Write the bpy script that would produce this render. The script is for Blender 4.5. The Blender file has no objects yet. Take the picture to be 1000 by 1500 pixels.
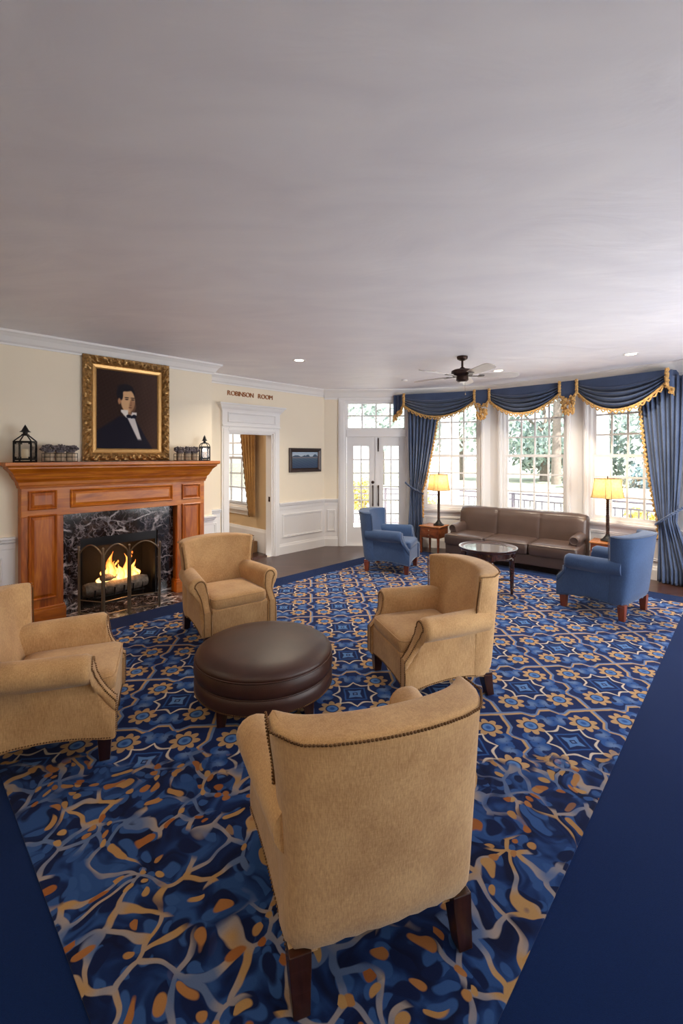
import bpy, bmesh, math, random
from mathutils import Vector, Matrix
random.seed(7)
sc = bpy.context.scene
COL = sc.collection
PI = math.pi

def lin(r, g, b):
    f = lambda c: (c / 255 / 12.92) if c / 255 <= .04045 else ((c / 255 + .055) / 1.055) ** 2.4
    return (f(r), f(g), f(b), 1.0)

# ------------------------------------------------------------------ camera
EYE = 1.62
cd = bpy.data.cameras.new('camera'); cam = bpy.data.objects.new('camera', cd); COL.objects.link(cam)
cam.location = (0, 0, EYE); cam.rotation_euler = (PI / 2, 0, 0)
cd.sensor_fit = 'HORIZONTAL'; cd.sensor_width = 36; cd.lens = 36 * .65; cd.shift_y = -.082; cd.clip_start = .05
sc.camera = cam
# ------------------------------------------------------------------ world and exposure
SKY = 2.0; SIDE_FILL = (105, 42, 2)
w = bpy.data.worlds.new('world'); sc.world = w; w.use_nodes = True
nt = w.node_tree; bg = nt.nodes['Background']
tc = nt.nodes.new('ShaderNodeTexCoord'); sp = nt.nodes.new('ShaderNodeSeparateXYZ'); rp = nt.nodes.new('ShaderNodeValToRGB')
nt.links.new(tc.outputs['Generated'], sp.inputs[0]); nt.links.new(sp.outputs['Z'], rp.inputs[0])
rp.color_ramp.elements[0].position = 0; rp.color_ramp.elements[0].color = (1, .98, .95, 1)
rp.color_ramp.elements[1].position = .6; rp.color_ramp.elements[1].color = (.75, .88, 1, 1)
nt.links.new(rp.outputs[0], bg.inputs[0]); bg.inputs[1].default_value = SKY
sc.view_settings.view_transform = 'Standard'; sc.view_settings.look = 'None'
sc.view_settings.gamma = 1; sc.view_settings.use_curve_mapping = False
sc.view_settings.exposure = 0.68
try:
    sc.cycles.use_denoising = True
    sc.cycles.max_bounces = 10; sc.cycles.diffuse_bounces = 6; sc.cycles.transparent_max_bounces = 24
    sc.cycles.sample_clamp_indirect = 6
    sc.cycles.caustics_reflective = False; sc.cycles.caustics_refractive = False
except Exception: pass

# ------------------------------------------------------------------ room plan (metres)
A = (-.31, 8.0); DU = (.696, .718); DN = (.718, -.696)
ANG = math.atan2(DU[1], DU[0])
H = 2.806
def W(u, v, z=0): return Vector((A[0] + u * DU[0] + v * DN[0], A[1] + u * DU[1] + v * DN[1], z))
PB = Vector((1.22, 7.97)); PC = Vector((2.54, 7.58)); PD = Vector((3.52, 6.62)); PE = Vector((4.25, 5.60))
PF = Vector((4.56, 4.66)); PG = W(.98, 7.4).xy; PH = W(-8.6, 7.4).xy; PI_ = W(-8.6, .58).xy
BR = .58                      # chimney breast depth

def lamp(name, kind, loc, energy, color=(1, 1, 1), size=.1, rot=(0, 0, 0), **kw):
    l = bpy.data.lights.new(name, kind); l.energy = energy; l.color = color
    if kind == 'AREA':
        l.shape = kw.get('shape', 'RECTANGLE'); l.size = size; l.size_y = kw.get('sy', size)
        if kw.get('portal'): l.cycles.is_portal = True
        if 'spread' in kw: l.spread = kw['spread']
    elif kind == 'SUN': l.angle = kw.get('angle', .01)
    else: l.shadow_soft_size = size
    o = bpy.data.objects.new(name, l); o.location = loc; o.rotation_euler = rot; COL.objects.link(o); return o

lamp('sun', 'SUN', (0, 20, 20), 12, (1, .95, .86), rot=(math.radians(-38), 0, math.radians(-150)), angle=.02)
def portal(P, Q, x0, x1, z0, z1):
    d = (Q - P).normalized(); n = Vector((-d.y, d.x)); c = P + d * (x0 + x1) / 2 + n * .2
    lamp('window_daylight', 'AREA', (c.x, c.y, (z0 + z1) / 2), 1, size=x1 - x0, sy=z1 - z0, portal=True,
         rot=(PI / 2, 0, math.atan2(d.y, d.x) + PI)).rotation_euler = (-PI / 2, 0, math.atan2(d.y, d.x))
WIN = [(PB, PC, .24, 1.22), (PC, PD, .20, 1.22), (PD, PE, .15, 1.13)]
WZ0, WZ1 = .69, 2.58
for P, Q, a, b in WIN: portal(P, Q, a, b, WZ0, WZ1)
portal(Vector(A), PB, .4, 1.5, .3, 2.6)
FILLW = [(PG, PH, .5, 2.1), (PG, PH, 2.5, 4.1), (PG, PH, 4.5, 6.1)]       # unseen windows added in the right wall, beyond the frame, for fill
for (P, Q, a, b), e_ in zip(FILLW, SIDE_FILL):                # added area lamps outside those openings, brightening the room
    d = (Q - P).normalized(); n_ = Vector((-d.y, d.x)); c = P + d * (a + b) / 2 + n_ * .35
    lamp('side_fill_light', 'AREA', (c.x, c.y, 1.3), e_, (.93, .96, 1), b - a, sy=2.2).rotation_euler = (-PI / 2 - .35, 0, math.atan2(d.y, d.x))

# ------------------------------------------------------------------ mesh helpers
def lerp(a, b_, t): return a + (b_ - a) * t
class MB:
    def __init__(s): s.bm = bmesh.new(); s.mi = 0
    def face(s, vs):
        try: f = s.bm.faces.new(vs); f.material_index = s.mi; return f
        except ValueError: return None
    def box(s, x0, x1, y0, y1, z0, z1, M=None, bev=0):
        t = bmesh.new()
        v = [t.verts.new(p) for p in ((x0,y0,z0),(x1,y0,z0),(x1,y1,z0),(x0,y1,z0),(x0,y0,z1),(x1,y0,z1),(x1,y1,z1),(x0,y1,z1))]
        for q in ((0,3,2,1),(4,5,6,7),(0,1,5,4),(1,2,6,5),(2,3,7,6),(3,0,4,7)): t.faces.new([v[i] for i in q])
        if bev: bmesh.ops.bevel(t, geom=t.edges[:], offset=bev, segments=2, profile=.6, affect='EDGES')
        s.add(t, M)
    def add(s, t, M=None):
        if M: bmesh.ops.transform(t, matrix=M, verts=t.verts)
        m = {v: s.bm.verts.new(v.co) for v in t.verts}
        for f in t.faces: s.face([m[v] for v in f.verts])
        t.free()
    def loft(s, secs, closed=True, caps=True, ring=False):
        R = [[s.bm.verts.new(p) for p in sec] for sec in secs]
        n = len(R[0]); m = len(R)
        for i in range(m if ring else m - 1):
            a, b = R[i], R[(i + 1) % m]
            for j in range(n if closed else n - 1):
                k = (j + 1) % n; s.face((a[j], a[k], b[k], b[j]))
        if caps and closed and not ring:
            s.face(R[0][::-1]); s.face(R[-1])
        return R
    def lathe(s, prof, n=24, c=(0, 0, 0), caps=True):
        s.loft([[(c[0] + r * math.cos(2*PI*j/n), c[1] + r * math.sin(2*PI*j/n), c[2] + z) for j in range(n)] for r, z in prof], caps=caps)
    def tube(s, pts, r, n=6, closed=False, caps=True):
        pts = [Vector(p) for p in pts]; N = len(pts); secs = []; up = Vector((0, 0, 1)); prev = None
        for i, p in enumerate(pts):
            a = pts[(i - 1) % N] if (closed or i > 0) else p; b = pts[(i + 1) % N] if (closed or i < N - 1) else p
            t = (b - a).normalized()
            if prev is None:
                x = t.cross(up)
                if x.length < .1: x = t.cross(Vector((1, 0, 0)))
            else: x = prev - t * prev.dot(t)
            x.normalize(); prev = x; y = t.cross(x); rr = r[i] if isinstance(r, (list, tuple)) else r
            secs.append([p + (x * math.cos(2*PI*j/n) + y * math.sin(2*PI*j/n)) * rr for j in range(n)])
        s.loft(secs, ring=closed, caps=caps)
    def ball(s, c, r, sub=1, sc_=(1, 1, 1)):
        t = bmesh.new(); bmesh.ops.create_icosphere(t, subdivisions=sub, radius=r)
        s.add(t, Matrix.Translation(c) @ Matrix.Diagonal((*sc_, 1)))
    def prism(s, poly, a, b, axis='y'):
        f = {'y': lambda p, t: (p[0], t, p[1]), 'x': lambda p, t: (t, p[0], p[1]), 'z': lambda p, t: (p[0], p[1], t)}[axis]
        s.loft([[f(p, a) for p in poly], [f(p, b) for p in poly]])
    def grid(s, fn, nu, nv):
        R = [[s.bm.verts.new(fn(i / nu, j / nv)) for j in range(nv + 1)] for i in range(nu + 1)]
        for i in range(nu):
            for j in range(nv): s.face((R[i][j], R[i+1][j], R[i+1][j+1], R[i][j+1]))
        return R
    def frame(s, x0, x1, z0, z1, y, prof, seg=1, bump=None):
        """moulding mitred round a rectangle; prof = (inset, out toward -y)"""
        c = [(x0, z0, 1, 1), (x1, z0, -1, 1), (x1, z1, -1, -1), (x0, z1, 1, -1)]
        secs = []
        for k in range(4):
            a, b = c[k], c[(k + 1) % 4]
            for q in range(seg):
                t = q / seg; sec = []
                for pi, (i, o) in enumerate(prof):
                    ax, az = a[0] + a[2] * i, a[1] + a[3] * i; bx, bz = b[0] + b[2] * i, b[1] + b[3] * i
                    X, Z = ax + (bx - ax) * t, az + (bz - az) * t
                    if bump: o = bump(k, t, i, o, X, Z)
                    sec.append((X, y - o, Z))
                secs.append(sec)
        s.loft(secs, closed=True, ring=True)
    def sweep(s, path, prof, side=1, caps=True):
        """profile (out,z) mitred along an open 2D path; out is toward side * left normal"""
        P = [Vector(p) for p in path]; secs = []
        for i, p in enumerate(P):
            d0 = (P[i] - P[i-1]).normalized() if i else (P[1] - P[0]).normalized()
            d1 = (P[i+1] - P[i]).normalized() if i < len(P) - 1 else d0
            n0 = Vector((-d0.y, d0.x)); n1 = Vector((-d1.y, d1.x)); m = (n0 + n1)
            m = m / max(m.dot(n0), .2)
            secs.append([(p.x + m.x * o * side, p.y + m.y * o * side, z) for o, z in prof])
        s.loft(secs, caps=caps)
    def build(s, name, mat, parent=None, smooth=None, bevel=0, subsurf=0, solid=0, loc=None, rotz=0):
        bmesh.ops.remove_doubles(s.bm, verts=s.bm.verts, dist=1e-6)
        bmesh.ops.recalc_face_normals(s.bm, faces=s.bm.faces)
        me = bpy.data.meshes.new(name); s.bm.to_mesh(me); s.bm.free()
        for m in (mat if isinstance(mat, (list, tuple)) else [mat]): me.materials.append(m)
        o = bpy.data.objects.new(name, me); COL.objects.link(o)
        if parent is not None: o.parent = parent
        if loc is not None: o.location = loc
        o.rotation_euler = (0, 0, rotz)
        if solid: md = o.modifiers.new('t', 'SOLIDIFY'); md.thickness = solid; md.offset = 0
        if bevel: md = o.modifiers.new('b', 'BEVEL'); md.width = bevel; md.segments = 2; md.limit_method = 'ANGLE'; md.angle_limit = .6
        if subsurf: md = o.modifiers.new('s', 'SUBSURF'); md.levels = subsurf; md.render_levels = subsurf
        if smooth is not None:
            if smooth is True:
                for p in me.polygons: p.use_smooth = True
            else:
                for p in me.polygons: p.use_smooth = True
                me.set_sharp_from_angle(angle=math.radians(smooth))
        return o

def tag(o, label=None, cat=None, group=None, kind=None):
    if label: o['label'] = label
    if cat: o['category'] = cat
    if group: o['group'] = group
    if kind: o['kind'] = kind
    return o
def thing(name, label, cat, loc=(0, 0, 0), rotz=0, group=None, kind=None):
    o = bpy.data.objects.new(name, None); COL.objects.link(o); o.empty_display_size = .1
    o.location = loc; o.rotation_euler = (0, 0, rotz); return tag(o, label, cat, group, kind)
def copy_tree(o, parent=None):
    c = o.copy(); COL.objects.link(c); c.parent = parent
    for ch in list(o.children): copy_tree(ch, c)
    return c
def dup(o, loc, rotz, label, group=None):
    c = copy_tree(o); c.location = loc; c.rotation_euler = (0, 0, rotz); c['label'] = label
    if group: c['group'] = group
    return c

# ------------------------------------------------------------------ materials
class X:
    """a shader value; arithmetic makes math nodes"""
    def __init__(s, nt, so): s.nt = nt; s.so = so
    def op(s, op, *a):
        n = s.nt.nodes.new('ShaderNodeMath'); n.operation = op
        for i, v in enumerate((s,) + a):
            if isinstance(v, X): s.nt.links.new(v.so, n.inputs[i])
            else: n.inputs[i].default_value = v
        return X(s.nt, n.outputs[0])
    def __add__(s, o): return s.op('ADD', o)
    __radd__ = __add__
    def __sub__(s, o): return s.op('SUBTRACT', o)
    def __rsub__(s, o): return (s * -1.0) + o
    def __mul__(s, o): return s.op('MULTIPLY', o)
    __rmul__ = __mul__
    def __truediv__(s, o): return s.op('DIVIDE', o)
    def abs(s): return s.op('ABSOLUTE')
    def max(s, o): return s.op('MAXIMUM', o)
    def min(s, o): return s.op('MINIMUM', o)
    def sqrt(s): return s.op('SQRT')
    def cos(s): return s.op('COSINE')
    def sin(s): return s.op('SINE')
    def atan2(s, o): return s.op('ARCTAN2', o)
    def fract(s): return s.op('FRACT')
    def lt(s, t, e=.004):
        """smooth s < t"""
        return ((s * -1.0 + t) * (1 / e) + .5).min(1.0).max(0.0)
    def gt(s, t, e=.004): return ((s - t) * (1 / e) + .5).min(1.0).max(0.0)

def newmat(name):
    m = bpy.data.materials.new(name); m.use_nodes = True
    return m, m.node_tree, m.node_tree.nodes['Principled BSDF']
def coords(nt, scale=(1, 1, 1), kind='Object', rot=(0, 0, 0)):
    t = nt.nodes.new('ShaderNodeTexCoord'); mp = nt.nodes.new('ShaderNodeMapping')
    mp.inputs['Scale'].default_value = scale; mp.inputs['Rotation'].default_value = rot
    nt.links.new(t.outputs[kind], mp.inputs[0]); return mp.outputs[0]
def noise(nt, vec, scale, detail=3, dist=0, rough=.5):
    n = nt.nodes.new('ShaderNodeTexNoise'); n.inputs['Scale'].default_value = scale; n.inputs['Detail'].default_value = detail
    n.inputs['Distortion'].default_value = dist; n.inputs['Roughness'].default_value = rough
    if vec is not None: nt.links.new(vec, n.inputs['Vector'])
    return n.outputs['Fac']
def ramp(nt, fac, stops, interp='LINEAR'):
    r = nt.nodes.new('ShaderNodeValToRGB'); cr = r.color_ramp; cr.interpolation = interp
    while len(cr.elements) < len(stops): cr.elements.new(.5)
    for e, (p, c) in zip(cr.elements, stops): e.position = p; e.color = c
    nt.links.new(fac.so if isinstance(fac, X) else fac, r.inputs[0]); return r.outputs[0]
def mixc(nt, fac, a, b, mode='MIX'):
    m = nt.nodes.new('ShaderNodeMix'); m.data_type = 'RGBA'; m.blend_type = mode
    for i, v in ((0, fac), (6, a), (7, b)):
        if isinstance(v, X): v = v.so
        if hasattr(v, 'is_linked'): nt.links.new(v, m.inputs[i])
        else: m.inputs[i].default_value = v
    return m.outputs[2]
def bump(nt, b, h, strength=.3, dist=.01):
    n = nt.nodes.new('ShaderNodeBump'); n.inputs['Strength'].default_value = strength; n.inputs['Distance'].default_value = dist
    nt.links.new(h.so if isinstance(h, X) else h, n.inputs['Height']); nt.links.new(n.outputs[0], b.inputs['Normal'])
def plain(name, rgb, rough=.5, metal=0, var=.06, vs=6, bs=0, bscale=80, spec=None, sheen=0, coat=0):
    m, nt, b = newmat(name); c = lin(*rgb); v = coords(nt)
    d = tuple(x * (1 - var) for x in c[:3]) + (1,); l = tuple(min(1, x * (1 + var)) for x in c[:3]) + (1,)
    nt.links.new(ramp(nt, noise(nt, v, vs, 4), [(.3, d), (.7, l)]), b.inputs['Base Color'])
    b.inputs['Roughness'].default_value = rough; b.inputs['Metallic'].default_value = metal
    if spec is not None: b.inputs['Specular IOR Level'].default_value = spec
    if sheen: b.inputs['Sheen Weight'].default_value = sheen
    if coat: b.inputs['Coat Weight'].default_value = coat; b.inputs['Coat Roughness'].default_value = .15
    if bs: bump(nt, b, noise(nt, v, bscale, 3), bs, .004)
    return m
def fabric(name, c1, c2, thread=(260, 260, 34), rough=.85, sheen=.25, mott=5):
    m, nt, b = newmat(name)
    f = noise(nt, coords(nt, thread), 1.0, 4, 0, .7); g = noise(nt, coords(nt), mott, 4)
    f2 = noise(nt, coords(nt, (50, 50, 300)), 1.0, 2)
    x = X(nt, f) * .5 + X(nt, g) * .35 + X(nt, f2) * .15
    nt.links.new(ramp(nt, x, [(.38, lin(*c2)), (.62, lin(*c1))]), b.inputs['Base Color'])
    b.inputs['Roughness'].default_value = rough; b.inputs['Sheen Weight'].default_value = sheen; b.inputs['Specular IOR Level'].default_value = .2
    bump(nt, b, f, .35, .002); return m
def wood(name, c1, c2, c3, axis='x', rough=.3, scale=1.0, coat=.3):
    m, nt, b = newmat(name); s = {'x': (2, 14, 14), 'y': (14, 2, 14), 'z': (14, 14, 1.6)}[axis]
    v = coords(nt, tuple(k * scale for k in s)); n1 = noise(nt, v, 1.0, 6, 1.6, .6); n2 = noise(nt, coords(nt, tuple(k * scale * 6 for k in s)), 1.0, 3)
    x = X(nt, n1) * .8 + X(nt, n2) * .2
    nt.links.new(ramp(nt, x, [(.34, lin(*c1)), (.5, lin(*c2)), (.66, lin(*c3))]), b.inputs['Base Color'])
    b.inputs['Roughness'].default_value = rough; b.inputs['Coat Weight'].default_value = coat; b.inputs['Coat Roughness'].default_value = .2
    return m
def emit(name, rgb, strength):
    m, nt, b = newmat(name); b.inputs['Base Color'].default_value = lin(*rgb)
    b.inputs['Emission Color'].default_value = lin(*rgb); b.inputs['Emission Strength'].default_value = strength; return m
def thin_glass(name, refl=.06, tint=(1, 1, 1, 1)):
    m = bpy.data.materials.new(name); m.use_nodes = True; nt = m.node_tree; nt.nodes.clear()
    o = nt.nodes.new('ShaderNodeOutputMaterial'); t = nt.nodes.new('ShaderNodeBsdfTransparent'); g = nt.nodes.new('ShaderNodeBsdfGlossy')
    t.inputs[0].default_value = tint; g.inputs['Roughness'].default_value = .02; mx = nt.nodes.new('ShaderNodeMixShader')
    lw = nt.nodes.new('ShaderNodeLayerWeight'); lw.inputs[0].default_value = .25
    f = X(nt, lw.outputs['Fresnel']) * .6 + refl
    nt.links.new(f.so, mx.inputs[0]); nt.links.new(t.outputs[0], mx.inputs[1]); nt.links.new(g.outputs[0], mx.inputs[2]); nt.links.new(mx.outputs[0], o.inputs[0]); return m

M = {}
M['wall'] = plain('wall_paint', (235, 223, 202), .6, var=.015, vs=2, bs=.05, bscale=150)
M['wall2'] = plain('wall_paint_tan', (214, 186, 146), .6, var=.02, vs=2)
M['white'] = plain('white_trim_paint', (232, 230, 230), .35, var=.01, vs=3)
M['navy'] = plain('navy_carpet', (7, 31, 74), .95, var=.12, vs=260, bs=.4, bscale=500, spec=.08, sheen=.05)
M['tan'] = fabric('tan_chenille', (210, 170, 120), (168, 126, 82))
M['blue'] = fabric('blue_linen', (64, 88, 126), (48, 68, 102), mott=3)
M['nail'] = plain('antique_nailhead', (120, 88, 58), .35, .8, vs=60)
M['nailb'] = plain('pewter_nailhead', (110, 118, 135), .35, .8, vs=60)
M['leg'] = wood('mahogany_leg', (72, 28, 14), (112, 50, 26), (140, 68, 38), 'z', .3)
M['darkleg'] = wood('dark_leg', (26, 12, 9), (46, 21, 14), (62, 30, 20), 'z', .28)
M['ott'] = plain('ottoman_leather', (60, 33, 24), .44, var=.22, vs=7, bs=.15, bscale=220, spec=.5)
M['sofa'] = plain('sofa_leather', (78, 62, 56), .36, var=.12, vs=5, bs=.12, bscale=200, spec=.5)
M['mahog'] = wood('table_mahogany', (30, 12, 8), (54, 24, 15), (74, 34, 20), 'x', .2, coat=.6)
M['cherry'] = wood('side_table_cherry', (84, 38, 20), (122, 62, 32), (150, 84, 46), 'x', .28)
M['honey'] = wood('side_table_top', (150, 90, 48), (178, 112, 62), (198, 132, 78), 'x', .25)
M['mx'] = wood('mantel_wood', (152, 74, 0), (184, 99, 8), (206, 124, 26), 'x', .42, .8, .08)
M['mz'] = wood('mantel_wood_upright', (128, 56, 0), (168, 84, 6), (200, 116, 28), 'z', .42, .8, .08)
M['black'] = plain('black_iron', (24, 22, 24), .45, .5, vs=30)
M['bronze'] = plain('dark_bronze', (58, 40, 34), .38, .7, vs=20)
M['brass'] = plain('brushed_brass', (150, 132, 108), .32, .85, vs=40)
M['gold'] = plain('gilded_frame', (168, 130, 80), .42, .65, var=.4, vs=45, bs=.5, bscale=90)
M['goldf'] = plain('gilded_slip', (190, 148, 92), .35, .6, var=.08, vs=30)
M['darkframe'] = plain('dark_wood_frame', (58, 46, 44), .4, .1, vs=30)
M['candle'] = plain('cream_wax', (232, 214, 180), .5, var=.03)
M['candle2'] = plain('amber_wax', (214, 168, 104), .5, var=.03)
M['glass'] = thin_glass('window_glass')
M['lglass'] = thin_glass('lantern_glass', .03)
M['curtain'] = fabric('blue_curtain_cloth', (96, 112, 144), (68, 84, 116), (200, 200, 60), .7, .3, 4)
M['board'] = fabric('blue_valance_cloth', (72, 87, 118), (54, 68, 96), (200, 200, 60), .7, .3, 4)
M['fringe'] = plain('gold_fringe', (196, 154, 94), .8, var=.45, vs=60)
M['gcurtain'] = fabric('gold_curtain_cloth', (184, 140, 80), (150, 108, 60), (120, 120, 30), .6, .3, 4)
M['gfringe'] = plain('dark_gold_fringe', (110, 78, 44), .8, var=.4, vs=60)
M['soot'] = plain('sooty_firebrick', (22, 18, 18), .9, var=.3, vs=12, bs=.4, bscale=40)
M['bark'] = plain('grey_log_bark', (122, 112, 102), .9, var=.45, vs=30, bs=.9, bscale=60)
M['pot'] = plain('linen_wrapped_pot', (176, 156, 132), .9, var=.12, vs=60)
M['dried'] = plain('dried_flower_heads', (104, 96, 100), .95, var=.45, vs=60)
M['letters'] = plain('bronze_letters', (158, 98, 52), .4, .4, vs=20)
M['blade'] = plain('pale_fan_blade', (196, 188, 184), .35, var=.05, vs=8)
M['lawn'] = plain('sunlit_lawn', (158, 162, 140), .95, var=.12, vs=.6)
M['road'] = plain('pale_road', (206, 202, 198), .9, var=.03, vs=1)
M['deck'] = plain('porch_floor', (206, 202, 196), .8, var=.05, vs=2)
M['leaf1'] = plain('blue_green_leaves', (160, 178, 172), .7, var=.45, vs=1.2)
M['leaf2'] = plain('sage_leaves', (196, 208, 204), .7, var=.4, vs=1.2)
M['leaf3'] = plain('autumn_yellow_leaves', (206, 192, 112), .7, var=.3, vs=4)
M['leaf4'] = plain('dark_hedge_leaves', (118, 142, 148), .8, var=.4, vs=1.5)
M['trunk'] = plain('pale_trunk', (128, 116, 108), .9, var=.2, vs=8)
M['rail'] = plain('dark_railing_metal', (110, 104, 112), .5, var=.05)

def ceiling_mat():
    m, nt, b = newmat('ceiling_plaster')
    v = coords(nt, (1, 1, 1)); n = noise(nt, coords(nt, (1.3, 3.2, 1), rot=(0, 0, .35)), .9, 3, .8)
    nt.links.new(ramp(nt, n, [(.3, lin(238, 236, 243)), (.7, lin(247, 245, 250))]), b.inputs['Base Color'])
    b.inputs['Roughness'].default_value = .55; b.inputs['Specular IOR Level'].default_value = .3
    bump(nt, b, noise(nt, coords(nt, (1.2, 3.0, 1), rot=(0, 0, .35)), 1.1, 4, 1.0), .25, .05); return m
M['ceiling'] = ceiling_mat()

def floor_mat():
    m, nt, b = newmat('dark_floorboards')
    t = nt.nodes.new('ShaderNodeTexBrick'); t.inputs['Scale'].default_value = 1.0
    t.inputs['Brick Width'].default_value = 1.1; t.inputs['Row Height'].default_value = .085; t.inputs['Mortar Size'].default_value = .0025
    t.inputs['Color1'].default_value = lin(72, 48, 42); t.inputs['Color2'].default_value = lin(54, 34, 30); t.inputs['Mortar'].default_value = lin(30, 18, 16)
    nt.links.new(coords(nt, (1, 1, 1)), t.inputs['Vector'])
    g = noise(nt, coords(nt, (3, 60, 1)), 1.0, 4)
    nt.links.new(mixc(nt, .35, t.outputs[0], ramp(nt, g, [(.35, lin(44, 26, 22)), (.65, lin(96, 66, 56))])), b.inputs['Base Color'])
    b.inputs['Roughness'].default_value = .3; return m
M['floor'] = floor_mat()

def marble_mat():
    m, nt, b = newmat('dark_veined_marble')
    v = coords(nt); col = None
    base = ramp(nt, noise(nt, v, 5, 6, 1), [(.35, lin(15, 13, 16)), (.55, lin(36, 28, 30)), (.75, lin(88, 66, 54))])
    for k, (sc_, th, c) in enumerate(((5.0, .032, (205, 196, 196)), (11, .035, (150, 140, 142)), (21, .05, (110, 100, 104)))):
        vo = nt.nodes.new('ShaderNodeTexVoronoi'); vo.feature = 'DISTANCE_TO_EDGE'; vo.inputs['Scale'].default_value = sc_
        w1 = nt.nodes.new('ShaderNodeVectorMath'); w1.operation = 'MULTIPLY_ADD'
        nn = nt.nodes.new('ShaderNodeTexNoise'); nn.inputs['Scale'].default_value = 4 + 3 * k; nn.inputs['Detail'].default_value = 5; nt.links.new(v, nn.inputs['Vector'])
        nt.links.new(nn.outputs['Color'], w1.inputs[0]); w1.inputs[1].default_value = (.25, .25, .25); 
        sk = coords(nt, (1, 1, .55) if k % 2 else (.5, 1, 1), rot=(0, .6 + k, 0)); nt.links.new(sk, w1.inputs[2]); nt.links.new(w1.outputs[0], vo.inputs['Vector'])
        msk = X(nt, vo.outputs['Distance']).lt(th, th * 1.2) * X(nt, noise(nt, v, 6 + k * 4, 3)).gt(.5, .14)
        base = mixc(nt, msk, base, lin(*c))
    nt.links.new(base, b.inputs['Base Color']); b.inputs['Roughness'].default_value = .12; return m
M['marble'] = marble_mat()

def shade_mat():
    m = bpy.data.materials.new('parchment_shade'); m.use_nodes = True; nt = m.node_tree; nt.nodes.clear()
    o = nt.nodes.new('ShaderNodeOutputMaterial'); d = nt.nodes.new('ShaderNodeBsdfDiffuse'); t = nt.nodes.new('ShaderNodeBsdfTranslucent'); mx = nt.nodes.new('ShaderNodeMixShader')
    c = ramp(nt, noise(nt, coords(nt), 30, 4), [(.3, lin(214, 180, 124)), (.7, lin(228, 198, 146))])
    nt.links.new(c, d.inputs[0]); nt.links.new(c, t.inputs[0]); mx.inputs[0].default_value = .5
    nt.links.new(d.outputs[0], mx.inputs[1]); nt.links.new(t.outputs[0], mx.inputs[2]); nt.links.new(mx.outputs[0], o.inputs[0]); return m
M['shade'] = shade_mat()

def mesh_screen_mat():
    m = bpy.data.materials.new('fine_wire_mesh'); m.use_nodes = True; nt = m.node_tree; nt.nodes.clear()
    o = nt.nodes.new('ShaderNodeOutputMaterial'); t = nt.nodes.new('ShaderNodeBsdfTransparent'); d = nt.nodes.new('ShaderNodeBsdfDiffuse'); mx = nt.nodes.new('ShaderNodeMixShader')
    d.inputs[0].default_value = lin(40, 35, 35); mx.inputs[0].default_value = .3
    nt.links.new(t.outputs[0], mx.inputs[1]); nt.links.new(d.outputs[0], mx.inputs[2]); nt.links.new(mx.outputs[0], o.inputs[0]); return m
M['mesh'] = mesh_screen_mat()

def flame_mat():
    m = bpy.data.materials.new('flame'); m.use_nodes = True; nt = m.node_tree; nt.nodes.clear()
    o = nt.nodes.new('ShaderNodeOutputMaterial'); e = nt.nodes.new('ShaderNodeEmission'); t = nt.nodes.new('ShaderNodeBsdfTransparent'); mx = nt.nodes.new('ShaderNodeMixShader')
    lw = nt.nodes.new('ShaderNodeLayerWeight'); lw.inputs[0].default_value = .5
    tcn = nt.nodes.new('ShaderNodeTexCoord'); s = nt.nodes.new('ShaderNodeSeparateXYZ'); nt.links.new(tcn.outputs['Object'], s.inputs[0])
    h = X(nt, s.outputs['Z']); f = X(nt, lw.outputs['Facing'])
    nz = X(nt, noise(nt, coords(nt, (22, 22, 9)), 1.0, 3, .6))
    k = h * 1.5 + f * .5 + (nz - .5) * .9
    nt.links.new(ramp(nt, k, [(.25, (1, .80, .36, 1)), (.55, (1, .50, .10, 1)), (.85, (.95, .16, .02, 1))]), e.inputs[0]); e.inputs[1].default_value = 2.2
    al = (f * -1.0 + 1.0).gt(.25, .4) * nz.gt(.36, .12)
    nt.links.new(al.so, mx.inputs[0]); nt.links.new(t.outputs[0], mx.inputs[1]); nt.links.new(e.outputs[0], mx.inputs[2]); nt.links.new(mx.outputs[0], o.inputs[0]); return m
M['flame'] = flame_mat()

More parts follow.
